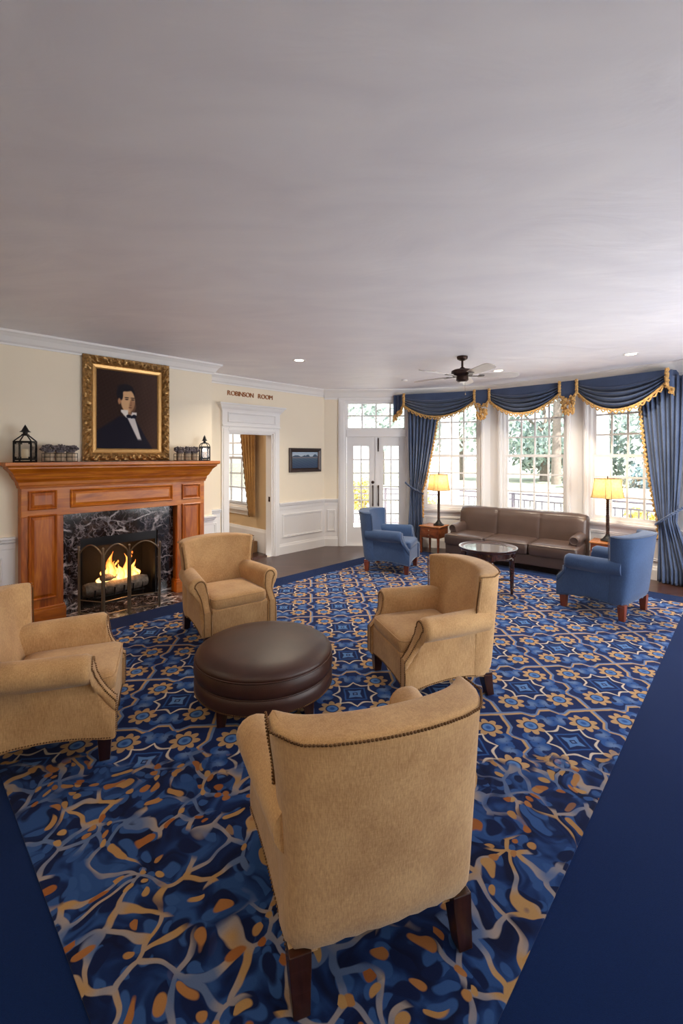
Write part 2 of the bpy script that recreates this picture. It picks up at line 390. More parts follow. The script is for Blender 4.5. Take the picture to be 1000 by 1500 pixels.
def rug_mat():
    m, nt, b = newmat('patterned_carpet')
    t = nt.nodes.new('ShaderNodeTexCoord'); s = nt.nodes.new('ShaderNodeSeparateXYZ'); nt.links.new(t.outputs['Object'], s.inputs[0])
    x, y = X(nt, s.outputs['X']), X(nt, s.outputs['Y'])
    ca, sa, C = math.cos(math.radians(4)), math.sin(math.radians(4)), .585
    # slight weave irregularity
    wob = X(nt, noise(nt, t.outputs['Object'], 14, 2)) - .5
    px = ((x - 1.30) * ca + (y - 2.49) * sa) + wob * .012; py = ((y - 2.49) * ca - (x - 1.30) * sa) + wob * .012
    h = C / 2
    cell = lambda q: (q * (1 / C) + .5).fract() * C - h
    cx, cy = cell(px), cell(py)
    ax, ay = cx.abs(), cy.abs(); hi, lo = ax.max(ay), ax.min(ay)
    NAVY, MID, SLATE, SKYB, TAN, CREAM = lin(12, 32, 80), lin(40, 80, 142), lin(98, 122, 164), lin(84, 124, 180), lin(184, 148, 106), lin(204, 190, 174)
    col = ramp(nt, X(nt, noise(nt, t.outputs['Object'], 5, 3)), [(.3, lin(10, 26, 70)), (.7, lin(16, 42, 98))])
    # boundary lines, stepping toward the middle of each side
    def zz(q):
        a = q.abs(); return (a.lt(.13, .05) * .034 - a.lt(.055, .045) * .055)
    dl = []
    for p_, q_ in ((px + zz(cy) , 0), (py + zz(cx), 0)):
        dl.append(cell(p_ + h))
    for d in dl:
        dd = d
        col = mixc(nt, dd.gt(0.001, .004) * dd.lt(.017, .005), col, SLATE)
        col = mixc(nt, dd.gt(-.014, .005) * dd.lt(.002, .004), col, TAN)
    # curls between star and boundary
    circ = lambda a, c, bb, d: (((a - c) * (a - c)) + ((bb - d) * (bb - d))).sqrt()
    curl = circ(hi, .180, lo, .028).lt(.032, .006).max(circ(hi, .226, lo, .066).lt(.034, .006)).max(circ(hi, .222, lo, .012).lt(.020, .006))
    curl = curl * circ(hi, .205, lo, .074).gt(.015, .006)
    col = mixc(nt, curl, col, mixc(nt, circ(hi, .2, lo, .05).lt(.03, .03), MID, SLATE))
    # flowers
    fx, fy = ax - .163, ay - .163; r = (fx * fx + fy * fy).sqrt(); th = fx.atan2(fy)
    pet = (th * 8.0).cos().abs() * .0
    R = ((th * 4.0).cos().abs() * .032 + .053)
    col = mixc(nt, r.lt(R, .005), col, TAN)
    col = mixc(nt, (r - R * .0).lt(.042, .005), col, NAVY)
    col = mixc(nt, r.lt(.034, .005), col, SKYB); col = mixc(nt, r.lt(.016, .012), col, MID)
    # eight pointed star medallion
    r0 = (cx * cx + cy * cy).sqrt(); th0 = lo.atan2(hi); mm = ((th0 - PI / 8).abs() * (8 / PI)); R0 = mm * mm * .036 + .112
    col = mixc(nt, r0.lt(R0 + .002, .005), col, NAVY)
    col = mixc(nt, (r0 - R0).abs().lt(.0075, .005), col, CREAM)
    col = mixc(nt, hi.lt(.074, .004) * r0.lt(R0 - .018, .005), col, MID); col = mixc(nt, hi.lt(.063, .004), col, NAVY)
    col = mixc(nt, (hi - lo * .25).lt(.034, .005), col, SKYB)
    col = mixc(nt, (hi).lt(.016, .004), col, NAVY); col = mixc(nt, hi.lt(.008, .003), col, SLATE)
    # worn, flowing part of the carpet nearest the room's entrance
    wv = nt.nodes.new('ShaderNodeVectorMath'); wv.operation = 'MULTIPLY_ADD'
    nn = nt.nodes.new('ShaderNodeTexNoise'); nn.inputs['Scale'].default_value = 4.5; nn.inputs['Detail'].default_value = 1.5; nt.links.new(t.outputs['Object'], nn.inputs['Vector'])
    nt.links.new(nn.outputs['Color'], wv.inputs[0]); wv.inputs[1].default_value = (.26, .26, .0); nt.links.new(t.outputs['Object'], wv.inputs[2])
    def voro(scale, feat, off):
        mp = nt.nodes.new('ShaderNodeMapping'); mp.inputs['Location'].default_value = off; nt.links.new(wv.outputs[0], mp.inputs[0])
        sx = nt.nodes.new('ShaderNodeSeparateXYZ'); nt.links.new(mp.outputs[0], sx.inputs[0]); cb = nt.nodes.new('ShaderNodeCombineXYZ')
        nt.links.new(sx.outputs[0], cb.inputs[0]); nt.links.new(sx.outputs[1], cb.inputs[1])
        v = nt.nodes.new('ShaderNodeTexVoronoi'); v.feature = feat; v.voronoi_dimensions = '2D'; v.inputs['Scale'].default_value = scale
        nt.links.new(cb.outputs[0], v.inputs['Vector']); return v
    v1 = voro(7.6, 'DISTANCE_TO_EDGE', (0, 0, 0)); v2 = voro(15, 'F1', (3.1, .7, 0)); v3 = voro(11, 'F1', (1.3, 5.2, 0)); v4 = voro(19, 'F1', (7.3, 2.2, 0))
    ab = ramp(nt, X(nt, noise(nt, wv.outputs[0], 7, 2, .8)), [(.36, lin(6, 16, 48)), (.5, lin(14, 36, 82)), (.62, lin(38, 70, 122))])
    def pick(v, ch): q = nt.nodes.new('ShaderNodeSeparateColor'); nt.links.new(v.outputs['Color'], q.inputs[0]); return X(nt, q.outputs[ch])
    D = lambda v: X(nt, v.outputs['Distance'])
    ab = mixc(nt, D(v2).lt(.36, .08) * pick(v2, 0).gt(.45, .01), ab, lin(44, 76, 128))
    ab = mixc(nt, D(v3).lt(.34, .08) * pick(v3, 1).gt(.62, .01), ab, lin(10, 24, 62))
    vein = D(v1).lt(.085, .03) * X(nt, noise(nt, wv.outputs[0], 4.2, 1)).gt(.45, .05)
    vc = ramp(nt, X(nt, noise(nt, t.outputs['Object'], 4.0, 2)), [(.42, lin(84, 102, 138)), (.52, lin(148, 136, 132)), (.59, lin(166, 130, 86))])
    ab = mixc(nt, vein, ab, vc)
    ab = mixc(nt, D(v4).lt(.36, .08) * pick(v4, 2).gt(.76, .01), ab, ramp(nt, pick(v4, 0), [(.2, lin(168, 130, 82)), (.85, lin(146, 86, 42))]))
    edge = y + (X(nt, noise(nt, t.outputs['Object'], 6, 2)) - .5) * .5
    col = mixc(nt, edge.lt(2.33, .06), col, ab)
    pile = noise(nt, t.outputs['Object'], 420, 2)
    col = mixc(nt, X(nt, pile) * .22, col, (0, 0, 0, 1))
    nt.links.new(col, b.inputs['Base Color']); b.inputs['Roughness'].default_value = .95; b.inputs['Specular IOR Level'].default_value = .1
    b.inputs['Sheen Weight'].default_value = .05; bump(nt, b, pile, .3, .003); return m
M['rug'] = rug_mat()

# ------------------------------------------------------------------ setting: floor, ceiling, walls
def struct(name, mb, mat, **kw): return tag(mb.build(name, mat, **kw), kind='structure')
outline = [PI_, W(-2.567, BR).xy, W(-2.567, 0).xy, Vector(A), PB, PC, PD, PE, PF, PG, PH]
b = MB(); b.prism([(p.x * 1.0, p.y) for p in outline], -.12, 0, 'z')
fl = struct('floor', b, M['floor'])
b = MB(); b.prism([(p.x, p.y) for p in outline], H, H + .1, 'z'); struct('ceiling', b, M['ceiling'])

def wall_piece(name, P, Q, holes, mat, thick=.16, z1=H + .1, ext=(0, 0), z0=-.12):
    P = Vector(P); Q = Vector(Q); L = (Q - P).length; ang = math.atan2(Q.y - P.y, Q.x - P.x)
    b = MB(); x = -ext[0]
    for a, c, h0, h1 in sorted(holes):
        if a > x: b.box(x, a, 0, thick, z0, z1)
        if h0 > z0 + 1e-3 and h0 > 0: b.box(a, c, 0, thick, z0, h0)
        b.box(a, c, 0, thick, h1, z1); x = c
    if L + ext[1] > x: b.box(x, L + ext[1], 0, thick, z0, z1)
    return struct(name, b, mat, loc=(P.x, P.y, 0), rotz=ang)
uo = 8.6
wall_piece('wall_left', PI_, W(-2.567, BR).xy, [(-4.094 + uo, -3.282 + uo, 0, .752)], M['wall'], .12, ext=(.2, 0))
wall_piece('wall_left_return', W(-2.567, BR).xy, W(-2.567, 0).xy, [], M['wall'], .12, ext=(-.005, .16))
wall_piece('wall_left_doorway', W(-2.567, 0).xy, A, [(-1.971 + 2.567, -1.155 + 2.567, 0, 1.975)], M['wall'], .15)
wall_piece('wall_back', A, PB, [(.37, 1.50, 0, 2.62)], M['wall'], .16, ext=(.11, 0))
for n, (P, Q, a, c) in enumerate(WIN):
    wall_piece('wall_bay_' + ('left', 'middle', 'right')[n], P, Q, [(a, c, WZ0, WZ1)], M['white'], .2, ext=(.03, .05))
wall_piece('wall_bay_end', PE, PF, [], M['white'], .2, ext=(0, .05))
wall_piece('wall_bay_return', PF, PG, [], M['wall'], .16, ext=(0, .16))
wall_piece('wall_right', PG, PH, [(.5, 2.1, .4, 2.6), (2.5, 4.1, .4, 2.6), (4.5, 6.1, .4, 2.6)], M['wall'], .16, ext=(0, .16))
wall_piece('wall_rear', PH, PI_, [], M['wall'], .16)

# carpets: navy border field and patterned inset
def flat(name, pts, z, mat, th=.02):
    b = MB(); b.prism(pts, z - th, z, 'z'); return b.build(name, mat)
def uvp(u, v): p = W(u, v); return (p.x, p.y)
V0r, V1r, U0r, U1r = 1.42, 5.19, -5.12, .53
bo = []
carpet = flat('navy_carpet', [uvp(-8.55, 1.12), uvp(.82, 1.12), uvp(.82, 5.25), uvp(.70, 5.8), uvp(.70, 7.35), uvp(-8.55, 7.35)], .010, M['navy'], .009)
tag(carpet, 'plain navy carpet bordering the patterned rug field on all sides', 'carpet')
rug = flat('patterned_rug', [uvp(U0r, V0r), uvp(U1r, V0r), uvp(U1r, V1r - .06), uvp(U0r, V1r + .06)], .016, M['rug'], .0055)
tag(rug, 'blue and gold rug woven with stars and flowers in middle of room', 'rug')

# mouldings
room_path = [PI_, W(-2.567, BR).xy, W(-2.567, 0).xy, Vector(A), PB, PC, PD, PE, PF, PG]
crown = [(0, H - .13), (.014, H - .13), (.018, H - .115), (.035, H - .10), (.06, H - .055), (.085, H - .03), (.10, H - .02), (.10, H), (0, H)]
b = MB(); b.sweep(room_path[:4], crown, -1); struct('trim_1', b, M['white'])
crown2 = [(0, H - .17), (.02, H - .17), (.024, H - .14), (.05, H - .12), (.09, H - .06), (.13, H - .035), (.15, H - .02), (.15, H), (0, H)]
b = MB(); b.sweep(room_path[3:], crown2, -1); struct('trim_2', b, M['white'])
def seg(P, Q, a, c):
    P = Vector(P); d = (Vector(Q) - P).normalized(); return [P + d * a, P + d * c]
rail = [(0, .73), (.012, .735), (.016, .79), (.03, .80), (.035, .82), (.045, .83), (.045, .85), (0, .85)]
basep = [(0, 0), (.024, 0), (.024, .13), (.016, .15), (.012, .17), (0, .175)]
runs = [('left', seg(PI_, W(-2.567, BR).xy, 0, 8.6 - 4.65)), ('left_chimney', seg(W(0, BR).xy, W(1, BR).xy, -2.74, -2.567) + [W(-2.567, 0).xy] + seg(A, W(1, 0).xy, -2.567, -2.106)[1:]),
        ('left_doorway', seg(A, W(1, 0).xy, -1.035, 0) + seg(A, PB, 0, .25)[1:])]
def mould(P, Q, a, c, z0, z1, name='wainscot'):
    pass
k = 3
for nm, pth in runs:
    b = MB(); b.sweep(pth, rail, -1); struct('trim_%d' % k, b, M['white']); k += 1
    b = MB(); b.sweep(pth, basep, -1); struct('baseboard_' + nm, b, M['white'])
    b = MB(); b.sweep(pth, [(0, .10), (.007, .10), (.007, .76), (0, .76)], -1); struct('trim_%d' % k, b, M['white']); k += 1
pm = [(0, 0), (0, .012), (.012, .018), (.02, .008), (.03, .014), (.036, 0)]
def panels(P, Q, lst, z0=.27, z1=.66, off=.006):
    global k
    P = Vector(P); Q = Vector(Q); b = MB()
    for a, c in lst: b.frame(a, c, z0, z1, -off, pm)
    struct('trim_%d' % k, b, M['white'], loc=(P.x, P.y, 0), rotz=math.atan2(Q.y - P.y, Q.x - P.x)); k += 1
panels(PI_, W(-2.567, BR).xy, [(8.6 - 5.6, 8.6 - 4.75), (8.6 - 6.6, 8.6 - 5.75), (8.6 - 7.7, 8.6 - 6.75)])
panels(W(-2.567, 0).xy, A, [(.09, .40), (1.60, 2.50)])
panels(A, PB, [(.05, .20)])
# bay: sill line, apron, baseboard, pilaster casings
b = MB(); b.sweep([PB + Vector((.03, 0)), PC, PD, PE, PF], [(0, WZ0 - .07), (.02, WZ0 - .07), (.03, WZ0 - .05), (.06, WZ0 - .045), (.07, WZ0 - .02), (.07, WZ0), (0, WZ0)], -1); struct('trim_%d' % k, b, M['white']); k += 1
b = MB(); b.sweep([PB + Vector((.03, 0)), PC, PD, PE, PF, PG], basep, -1); struct('baseboard_bay', b, M['white'])
for P, Q, a, c in WIN: panels(P, Q, [(a, c)], .24, .56, 0)
# recessed reading of the pilasters: slim raised fillets beside each window
for P, Q, a, c in WIN:
    L = (Q - P).length; b = MB()
    for x0, x1 in ((a - .055, a), (c, c + .055)):
        b.box(x0, x1, -.03, 0, WZ0, WZ1 + .06, bev=.006)
        b.box(x0 + .012, x1 - .012, -.042, -.03, WZ0, WZ1 + .05, bev=.004)
    b.box(a - .055, c + .055, -.03, 0, WZ1, WZ1 + .06, bev=.006)
    struct('trim_%d' % k, b, M['white'], loc=(P.x, P.y, 0), rotz=math.atan2(Q.y - P.y, Q.x - P.x)); k += 1

# ------------------------------------------------------------------ windows
def sash_window(n, P, Q, a, c, z0, z1, cols=4, rows=3, depth=.2, mid=None):
    P = Vector(P); Q = Vector(Q); ang = math.atan2(Q.y - P.y, Q.x - P.x); d = (Q - P).normalized()
    o = thing('window_%d' % n, None, None, (P.x + d.x * a, P.y + d.y * a, z0), ang, kind='structure')
    Wd = c - a; Ht = z1 - z0; mz = (mid - z0) if mid else Ht / 2
    f = MB(); t = .035
    f.box(0, t, .02, depth, 0, Ht); f.box(Wd - t, Wd, .02, depth, 0, Ht); f.box(t, Wd - t, .02, depth, Ht - t, Ht); f.box(t, Wd - t, .02, depth, 0, .03)
    f.build('window_frame', M['white'], o, bevel=.003)
    for nm, y0, y1, za, zb in (('lower_sash', .06, .09, .03, mz + .02), ('upper_sash', .095, .125, mz - .02, Ht - t)):
        s = MB(); e = .038; x0, x1 = t, Wd - t
        s.box(x0, x0 + e, y0, y1, za, zb); s.box(x1 - e, x1, y0, y1, za, zb); s.box(x0 + e, x1 - e, y0, y1, za, za + e + .008); s.box(x0 + e, x1 - e, y0, y1, zb - e, zb)
        gx0, gx1, gz0, gz1 = x0 + e, x1 - e, za + e, zb - e
        for i in range(1, cols): q = gx0 + (gx1 - gx0) * i / cols; s.box(q - .013, q + .013, y0 + .004, y1 - .004, gz0, gz1)
        for i in range(1, rows): q = gz0 + (gz1 - gz0) * i / rows; s.box(gx0, gx1, y0 + .005, y1 - .005, q - .013, q + .013)
        sh = s.build(nm, M['white'], o)
        g = MB(); g.box(gx0, gx1, (y0 + y1) / 2 - .001, (y0 + y1) / 2 + .001, gz0, gz1); g.build('glass_pane', M['glass'], sh)
    return o
for n, (P, Q, a, c) in enumerate(WIN): sash_window(n + 1, P, Q, a, c, WZ0, WZ1, mid=1.62)
for n, (P, Q, a, c) in enumerate(FILLW): sash_window(n + 5, P, Q, a, c, .4, 2.6, depth=.16)  # unseen sashes of the added fill windows

# ------------------------------------------------------------------ french doors with transom
PA = Vector(A); angb = math.atan2(PB.y - PA.y, PB.x - PA.x)
dcas = thing('door_1', None, None, (PA.x, PA.y, 0), angb, kind='structure')
b = MB()
b.box(.255, .37, -.03, 0, 0, 2.62, bev=.006); b.box(.28, .345, -.042, -.03, 0, 2.60, bev=.005)
b.box(1.50, 1.56, -.03, 0, 0, 2.62, bev=.006); b.box(.255, 1.56, -.03, 0, 2.62, 2.665, bev=.006)
b.box(.37, .40, 0, .16, 0, 2.62); b.box(1.47, 1.50, 0, .16, 0, 2.62); b.box(.40, 1.47, 0, .16, 2.59, 2.62); b.box(.40, 1.47, -.012, .16, 1.965, 2.10, bev=.006)
b.box(.40, 1.47, .02, .15, -.01, .015)
b.build('door_casing', M['white'], dcas)
s = MB(); gx0, gx1, gz0, gz1 = .43, 1.44, 2.13, 2.56
s.box(.40, gx0, .03, .07, 2.10, 2.59); s.box(gx1, 1.47, .03, .07, 2.10, 2.59); s.box(gx0, gx1, .03, .07, 2.10, gz0); s.box(gx0, gx1, .03, .07, gz1, 2.59)
for i in range(1, 4): q = gx0 + (gx1 - gx0) * i / 4; s.box(q - .013, q + .013, .035, .065, gz0, gz1)
s.box(gx0, gx1, .036, .064, (gz0 + gz1) / 2 - .013, (gz0 + gz1) / 2 + .013)
tr = s.build('transom_window', M['white'], dcas); g = MB(); g.box(gx0, gx1, .049, .051, gz0, gz1); g.build('glass_pane', M['glass'], tr)
for n, (x0, x1) in enumerate(((.402, .930), (.940, 1.468))):
    dl = thing('door_%d' % (n + 2), None, None, (PA.x + math.cos(angb) * x0, PA.y + math.sin(angb) * x0, .015), angb, kind='structure')
    Wd = x1 - x0; s = MB(); gx0, gx1, gz0, gz1 = .125, Wd - .125, .315, 1.785; y0, y1 = .05, .095
    s.box(0, gx0, y0, y1, 0, 1.948); s.box(gx1, Wd, y0, y1, 0, 1.948); s.box(gx0, gx1, y0, y1, 0, gz0); s.box(gx0, gx1, y0, y1, gz1, 1.948)
    q = (gx0 + gx1) / 2; s.box(q - .012, q + .012, y0 + .006, y1 - .006, gz0, gz1)
    for i in range(1, 6): q = gz0 + (gz1 - gz0) * i / 6; s.box(gx0, gx1, y0 + .007, y1 - .007, q - .012, q + .012)
    if n == 0: s.box(Wd - .012, Wd + .022, .035, .05, 0, 1.948)
    s.build('door_leaf', M['white'], dl)
    g = MB(); g.box(gx0, gx1, .071, .073, gz0, gz1); g.build('glass_pane', M['glass'], dl)
    hx = Wd - .055 if n == 0 else .035
    h = MB(); h.box(hx - .013, hx + .013, .004, .05, .72, .75, bev=.003); h.box(hx - .013, hx + .013, .004, .05, 1.03, 1.06, bev=.003)
    h.tube([(hx, .008, .70), (hx, .004, .76), (hx, .004, 1.02), (hx, .008, 1.08)], .012, 8); h.build('pull_handle', M['bronze'], dl, smooth=40)
    if n == 0:
        h = MB(); h.loft([[(hx + r * math.cos(t * PI / 8), y, 1.13 + r * math.sin(t * PI / 8)) for t in range(16)] for r, y in ((.028, .05), (.028, .038), (.016, .034), (.014, .02))]); h.build('deadbolt', M['bronze'], dl, smooth=40)
    else:
        h = MB(); h.box(hx - .01, hx + .01, .035, .05, 1.72, 1.93); h.tube([(hx, .03, 1.70), (hx, .03, 1.93)], .007); h.ball((hx, .03, 1.70), .014); h.build('surface_bolt', M['bronze'], dl, smooth=40)

# ------------------------------------------------------------------ doorway casing, lettering and the small room beyond
frm = lambda u, v, z=0: W(u, v, z)
o = thing('door_4', None, None, W(0, 0), ANG, kind='structure')
b = MB(); a, c, t = -1.971, -1.155, .12
for x0, x1 in ((a - t, a), (c, c + t)):
    b.box(x0, x1, -.03, 0, 0, 2.06, bev=.006); b.box(x0 + .02, x1 - .02, -.045, -.03, 0, 2.03, bev=.006)
b.box(a, c, -.03, 0, 1.975, 2.06, bev=.004); b.box(a - .02, c + .02, -.045, -.03, 1.995, 2.03, bev=.005)
b.box(a, a + .02, -.0, .15, 0, 1.975); b.box(c - .02, c, 0, .15, 0, 1.975); b.box(a, c, 0, .15, 1.955, 1.975)
b.box(a - t, c + t, -.055, 0, 2.06, 2.085, bev=.005); b.box(a - t, c + t, -.04, 0, 2.085, 2.30)
b.frame(a - .03, c + .03, 2.12, 2.27, -.04, [(0, 0), (0, .008), (.010, .014), (.02, .006), (.028, 0)])
b.build('door_casing', M['white'], o)
b = MB(); b.sweep([(a - t, 0), (a - t, -.04), (c + t, -.04), (c + t, 0)], [(0, 2.29), (.01, 2.29), (.015, 2.31), (.04, 2.34), (.06, 2.375), (.075, 2.38), (.075, 2.40), (0, 2.40)], -1)
b.build('door_cornice', M['white'], o)
b = MB(); b.box(c - .02 - .006, c - .02, .04, .075, .88, .96); b.build('strike_plate', M['bronze'], o)

sign = thing('wall_lettering', 'bronze wall letters reading ROBINSON ROOM above the open doorway', 'sign', W(-1.985, .006, 2.526), ANG)
xx = 0; space = .085; glyphs = []
fc = {}
for ch in 'ROBINSON ROOM':
    if ch == ' ': glyphs.append((None, .075)); continue
    if ch not in fc:
        cu = bpy.data.curves.new('t', 'FONT'); cu.body = ch; cu.size = .098; cu.extrude = .006; cu.bevel_depth = .0008; cu.offset = .0
        to = bpy.data.objects.new('t', cu); COL.objects.link(to); bpy.context.view_layer.update()
        me = bpy.data.meshes.new_from_object(to.evaluated_get(bpy.context.evaluated_depsgraph_get())); bpy.data.objects.remove(to)
        xs = [v.co.x for v in me.vertices]; x0, x1 = min(xs), max(xs)
        me.transform(Matrix.Rotation(PI / 2, 4, 'X') @ Matrix.Translation((-x0, 0, 0))); me.materials.append(M['letters']); fc[ch] = (me, x1 - x0)
    glyphs.append(fc[ch])
tot = sum(g[1] for g in glyphs); gap = (.825 - tot) / (len(glyphs) - 1)
for me, wd in glyphs:
    if me: lo = bpy.data.objects.new('letter', me); COL.objects.link(lo); lo.parent = sign; lo.location = (xx, 0, 0)
    xx += wd + gap

# small room beyond the doorway: its wall runs back from the right jamb
ux = -1.10
SR = [W(ux, -.15).xy, W(ux, -3.4).xy, W(-3.6, -3.4).xy, W(-3.6, -.15).xy]
wb0 = W(ux, -3.4).xy; wb1 = W(ux, -.15).xy     # room side is on its right-hand (-y local)
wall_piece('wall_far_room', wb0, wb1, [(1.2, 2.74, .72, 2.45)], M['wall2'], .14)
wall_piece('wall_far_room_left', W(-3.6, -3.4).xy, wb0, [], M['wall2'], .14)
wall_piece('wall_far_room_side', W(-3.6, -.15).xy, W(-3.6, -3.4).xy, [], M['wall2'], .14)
b = MB(); b.prism([(p.x, p.y) for p in SR[::-1]], -.1, 0, 'z'); struct('floor_far_room', b, M['floor'])
b = MB(); b.prism([(p.x, p.y) for p in SR[::-1]], H, H + .1, 'z'); struct('ceiling_far_room', b, M['ceiling'])
b = MB(); b.sweep([wb0, wb1], [(0, 0), (.03, 0), (.03, .34), (.02, .37), (.015, .39), (0, .39)], -1); struct('baseboard_far_room', b, M['white'])
portal(wb0, wb1, 1.2, 2.74, .72, 2.45)
win = sash_window(4, wb0, wb1, 1.2, 2.74, .72, 2.45, depth=.14)
b = MB()
b.box(-.07, 1.62, -.06, 0, -.05, 0, bev=.005); b.box(-.07, 0, -.02, 0, 0, 1.80); b.box(1.54, 1.61, -.02, 0, 0, 1.80); b.box(-.07, 1.61, -.02, 0, -.13, -.05)
b.build('window_sill', M['white'], win)
bl = thing('window_blind', 'white slatted blind in the small room window beyond the doorway', 'window blind', (*(wb0 + (wb1 - wb0).normalized() * 1.25), .75), math.atan2(wb1.y - wb0.y, wb1.x - wb0.x))
b = MB()
for i in range(40): b.box(.0, 1.44, .018, .045, i * .022 + .01, i * .022 + .013, M=None)
b.build('slats', M['white'], bl); b = MB(); b.box(0, 1.44, .016, .048, .89, .91); b.build('bottom_rail', M['white'], bl)
lamp('far_room_ceiling_lamp', 'AREA', W(-2.4, -1.6, H - .03), 18, (1, .92, .8), .6)
ct = thing('gold_curtain', 'gold curtain with dark fringe hanging in the room beyond the doorway', 'curtain', (*(wb0 + (wb1 - wb0).normalized() * 2.60), 0), math.atan2(wb1.y - wb0.y, wb1.x - wb0.x))
def gold(u, v):
    z = 2.45 - v * (2.45 - .60); k = v ** 1.2; x = lerp(lerp(-.06, .24, k), lerp(.38, .36, k), u)
    return (x, -.10 - .025 * math.sin(u * 26), z)
b = MB(); b.grid(gold, 60, 24); b.build('cloth', M['gcurtain'], ct, smooth=True, solid=.006)
b = MB(); pts = [Vector(gold(0, i / 60)) + Vector((-.012 + .014 * math.sin(i * 1.9), -.01, 0)) for i in range(61)]; b.tube(pts, .02, 6); b.build('fringe', M['gfringe'], ct, smooth=True)
rg = thing('floor_basket', 'brown striped woven basket low behind the doorway jamb', 'basket', W(-1.18, -.62), ANG)
b = MB(); b.box(-.09, .03, -.20, .20, 0, .19, bev=.01); b.build('woven_body', M['gfringe'], rg)
b = MB()
for i in range(7): b.tube([(-.096, -.2, .012 + i * .026), (-.096, .2, .03 + i * .024)], .007, 5)
b.build('woven_strips', M['goldf'], rg)

# ------------------------------------------------------------------ fireplace
fp = thing('fireplace_mantel', 'carved honey brown wooden fireplace mantel with raised panels against left wall', 'fireplace', W(-3.69, BR), ANG)
hw, hi_, bd = .938, .59, .14
b = MB()
b.bm.free()
for s_ in (-1, 1):
    x0, x1 = sorted((s_ * hw, s_ * hi_)); b = MB(); b.box(x0, x1, -bd, 0, .14, 1.035); b.build('pilaster', M['mz'], fp, bevel=.004)
b = MB(); b.box(-hw, hw, -bd, 0, 1.035, 1.33); b.build('frieze', M['mx'], fp, bevel=.003)
for s_ in (-1, 1):
    b = MB(); x0, x1 = sorted((s_ * hw, s_ * hi_))
    b.box(x0 - .02, x1 + .02, -bd - .025, 0, 0, .13, bev=.004); b.box(x0 - .012, x1 + .012, -bd - .014, 0, .13, .155, bev=.006)
    b.build('plinth_block', M['mx'], fp)
rp_ = [(0, 0), (0, .014), (.010, .020), (.018, .010), (.030, -.002), (.045, -.004), (.045, -.006), (0, -.006)]
def rpanel(x0, x1, z0, z1, nm, mt):
    b = MB(); b.frame(x0, x1, z0, z1, -bd, [(0, 0), (0, .012), (.008, .018), (.018, .012), (.022, .003), (.05, .012), (.05, 0)]); b.box(x0 + .048, x1 - .048, -bd - .012, -bd, z0 + .048, z1 - .048)
    b.build(nm, mt, fp)
for s_ in (-1, 1):
    x0, x1 = sorted((s_ * (hw - .055), s_ * (hi_ + .055)))
    rpanel(x0, x1, .23, 1.05, 'tall_panel', M['mz']); rpanel(x0, x1, 1.10, 1.285, 'square_panel', M['mz'])
rpanel(-.53, .53, 1.10, 1.285, 'centre_panel', M['mx'])
b = MB(); b.sweep([(-hw, 0), (-hw, -bd), (hw, -bd), (hw, 0)], [(0, 1.31), (.012, 1.31), (.016, 1.335), (.022, 1.34), (.026, 1.37), (.05, 1.40), (.056, 1.42), (.062, 1.425), (.075, 1.46), (.105, 1.49), (.115, 1.50), (.115, 1.515), (.13, 1.52), (.142, 1.53), (.142, 1.56), (0, 1.56)], -1)
b.box(-hw, hw, -bd - .001, 0, 1.32, 1.559)
b.build('mantel_shelf', M['mx'], fp, bevel=.002)
ms = thing('marble_surround', 'dark veined marble slips and hearth slab framed by the wooden mantel', 'fireplace surround', W(-3.69, BR), ANG)
b = MB(); b.box(-hi_ + .002, -.408, -.03, -.001, .011, 1.033); b.box(.404, hi_ - .002, -.03, -.001, .011, 1.033); b.box(-.408, .404, -.03, -.001, .752, 1.033); b.build('surround', M['marble'], ms)
b = MB(); b.box(-hi_ + .03, hi_ - .03, -.5399, -.001, .0, .011); b.build('hearth_slab', M['marble'], ms)
fb = thing('firebox', 'black sooty firebox opening behind the folding screen', 'firebox', W(-3.69, BR), ANG)
b = MB()
b.box(-.408, .404, .42, .46, 0, .80); b.box(-.45, -.408, .0, .46, 0, .80); b.box(.404, .45, .0, .46, 0, .80); b.box(-.45, .45, .0, .46, .752, .80); b.box(-.408, .404, 0, .42, -.02, .012)
b.build('fire_brick', M['soot'], fb)
b = MB()
b.box(-.404, -.385, -.012, .05, .012, .75); b.box(.381, .40, -.012, .05, .012, .75); b.box(-.385, .381, -.012, .05, .655, .75)
b.build('metal_hood', M['black'], fb)
gr = thing('log_grate', 'black iron grate with upright bars holding the burning logs', 'grate', W(-3.69, BR), ANG)
b = MB()
for i in range(6):
    x = -.25 + i * .1; b.tube([(x, .02, .17), (x, .03, .085), (x, .28, .085), (x, .30, .13)], .008, 6)
b.tube([(-.28, .04, .08), (.28, .04, .08)], .008); b.tube([(-.28, .27, .08), (.28, .27, .08)], .008)
for x in (-.26, .26):
    for y in (.04, .27): b.tube([(x, y, .012), (x, y, .08)], .009)
b.build('grate_bars', M['black'], gr, smooth=50)
def log_mesh(L, r):
    b = MB(); pts = []; rr = []
    for i in range(15):
        t = i / 14; pts.append((L * (t - .5), .012 * math.sin(t * 5), .01 * math.cos(t * 7))); rr.append(r * (1 + .08 * math.sin(t * 17 + r * 90)) * (.9 if i in (0, 14) else 1))
    b.tube(pts, rr, 14); return b
L1 = log_mesh(.66, .072).build('fire_log', M['bark'], smooth=60, loc=W(-3.70, BR - .10, .155), rotz=ANG); tag(L1, 'largest grey log lying at front of the grate', 'log', 'logs on the fire')
L2 = log_mesh(.5, .055).build('fire_log', M['bark'], smooth=60, loc=W(-3.64, BR - .240, .155), rotz=ANG + .1); tag(L2, 'charred log lying behind the large front log', 'log', 'logs on the fire')
L3 = log_mesh(.34, .042).build('fire_log', M['bark'], smooth=60, loc=W(-3.70, BR - .17, .262), rotz=ANG + .5); tag(L3, 'small log laid crosswise on top inside the flames', 'log', 'logs on the fire')
b = MB(); rnd = random.Random(4)
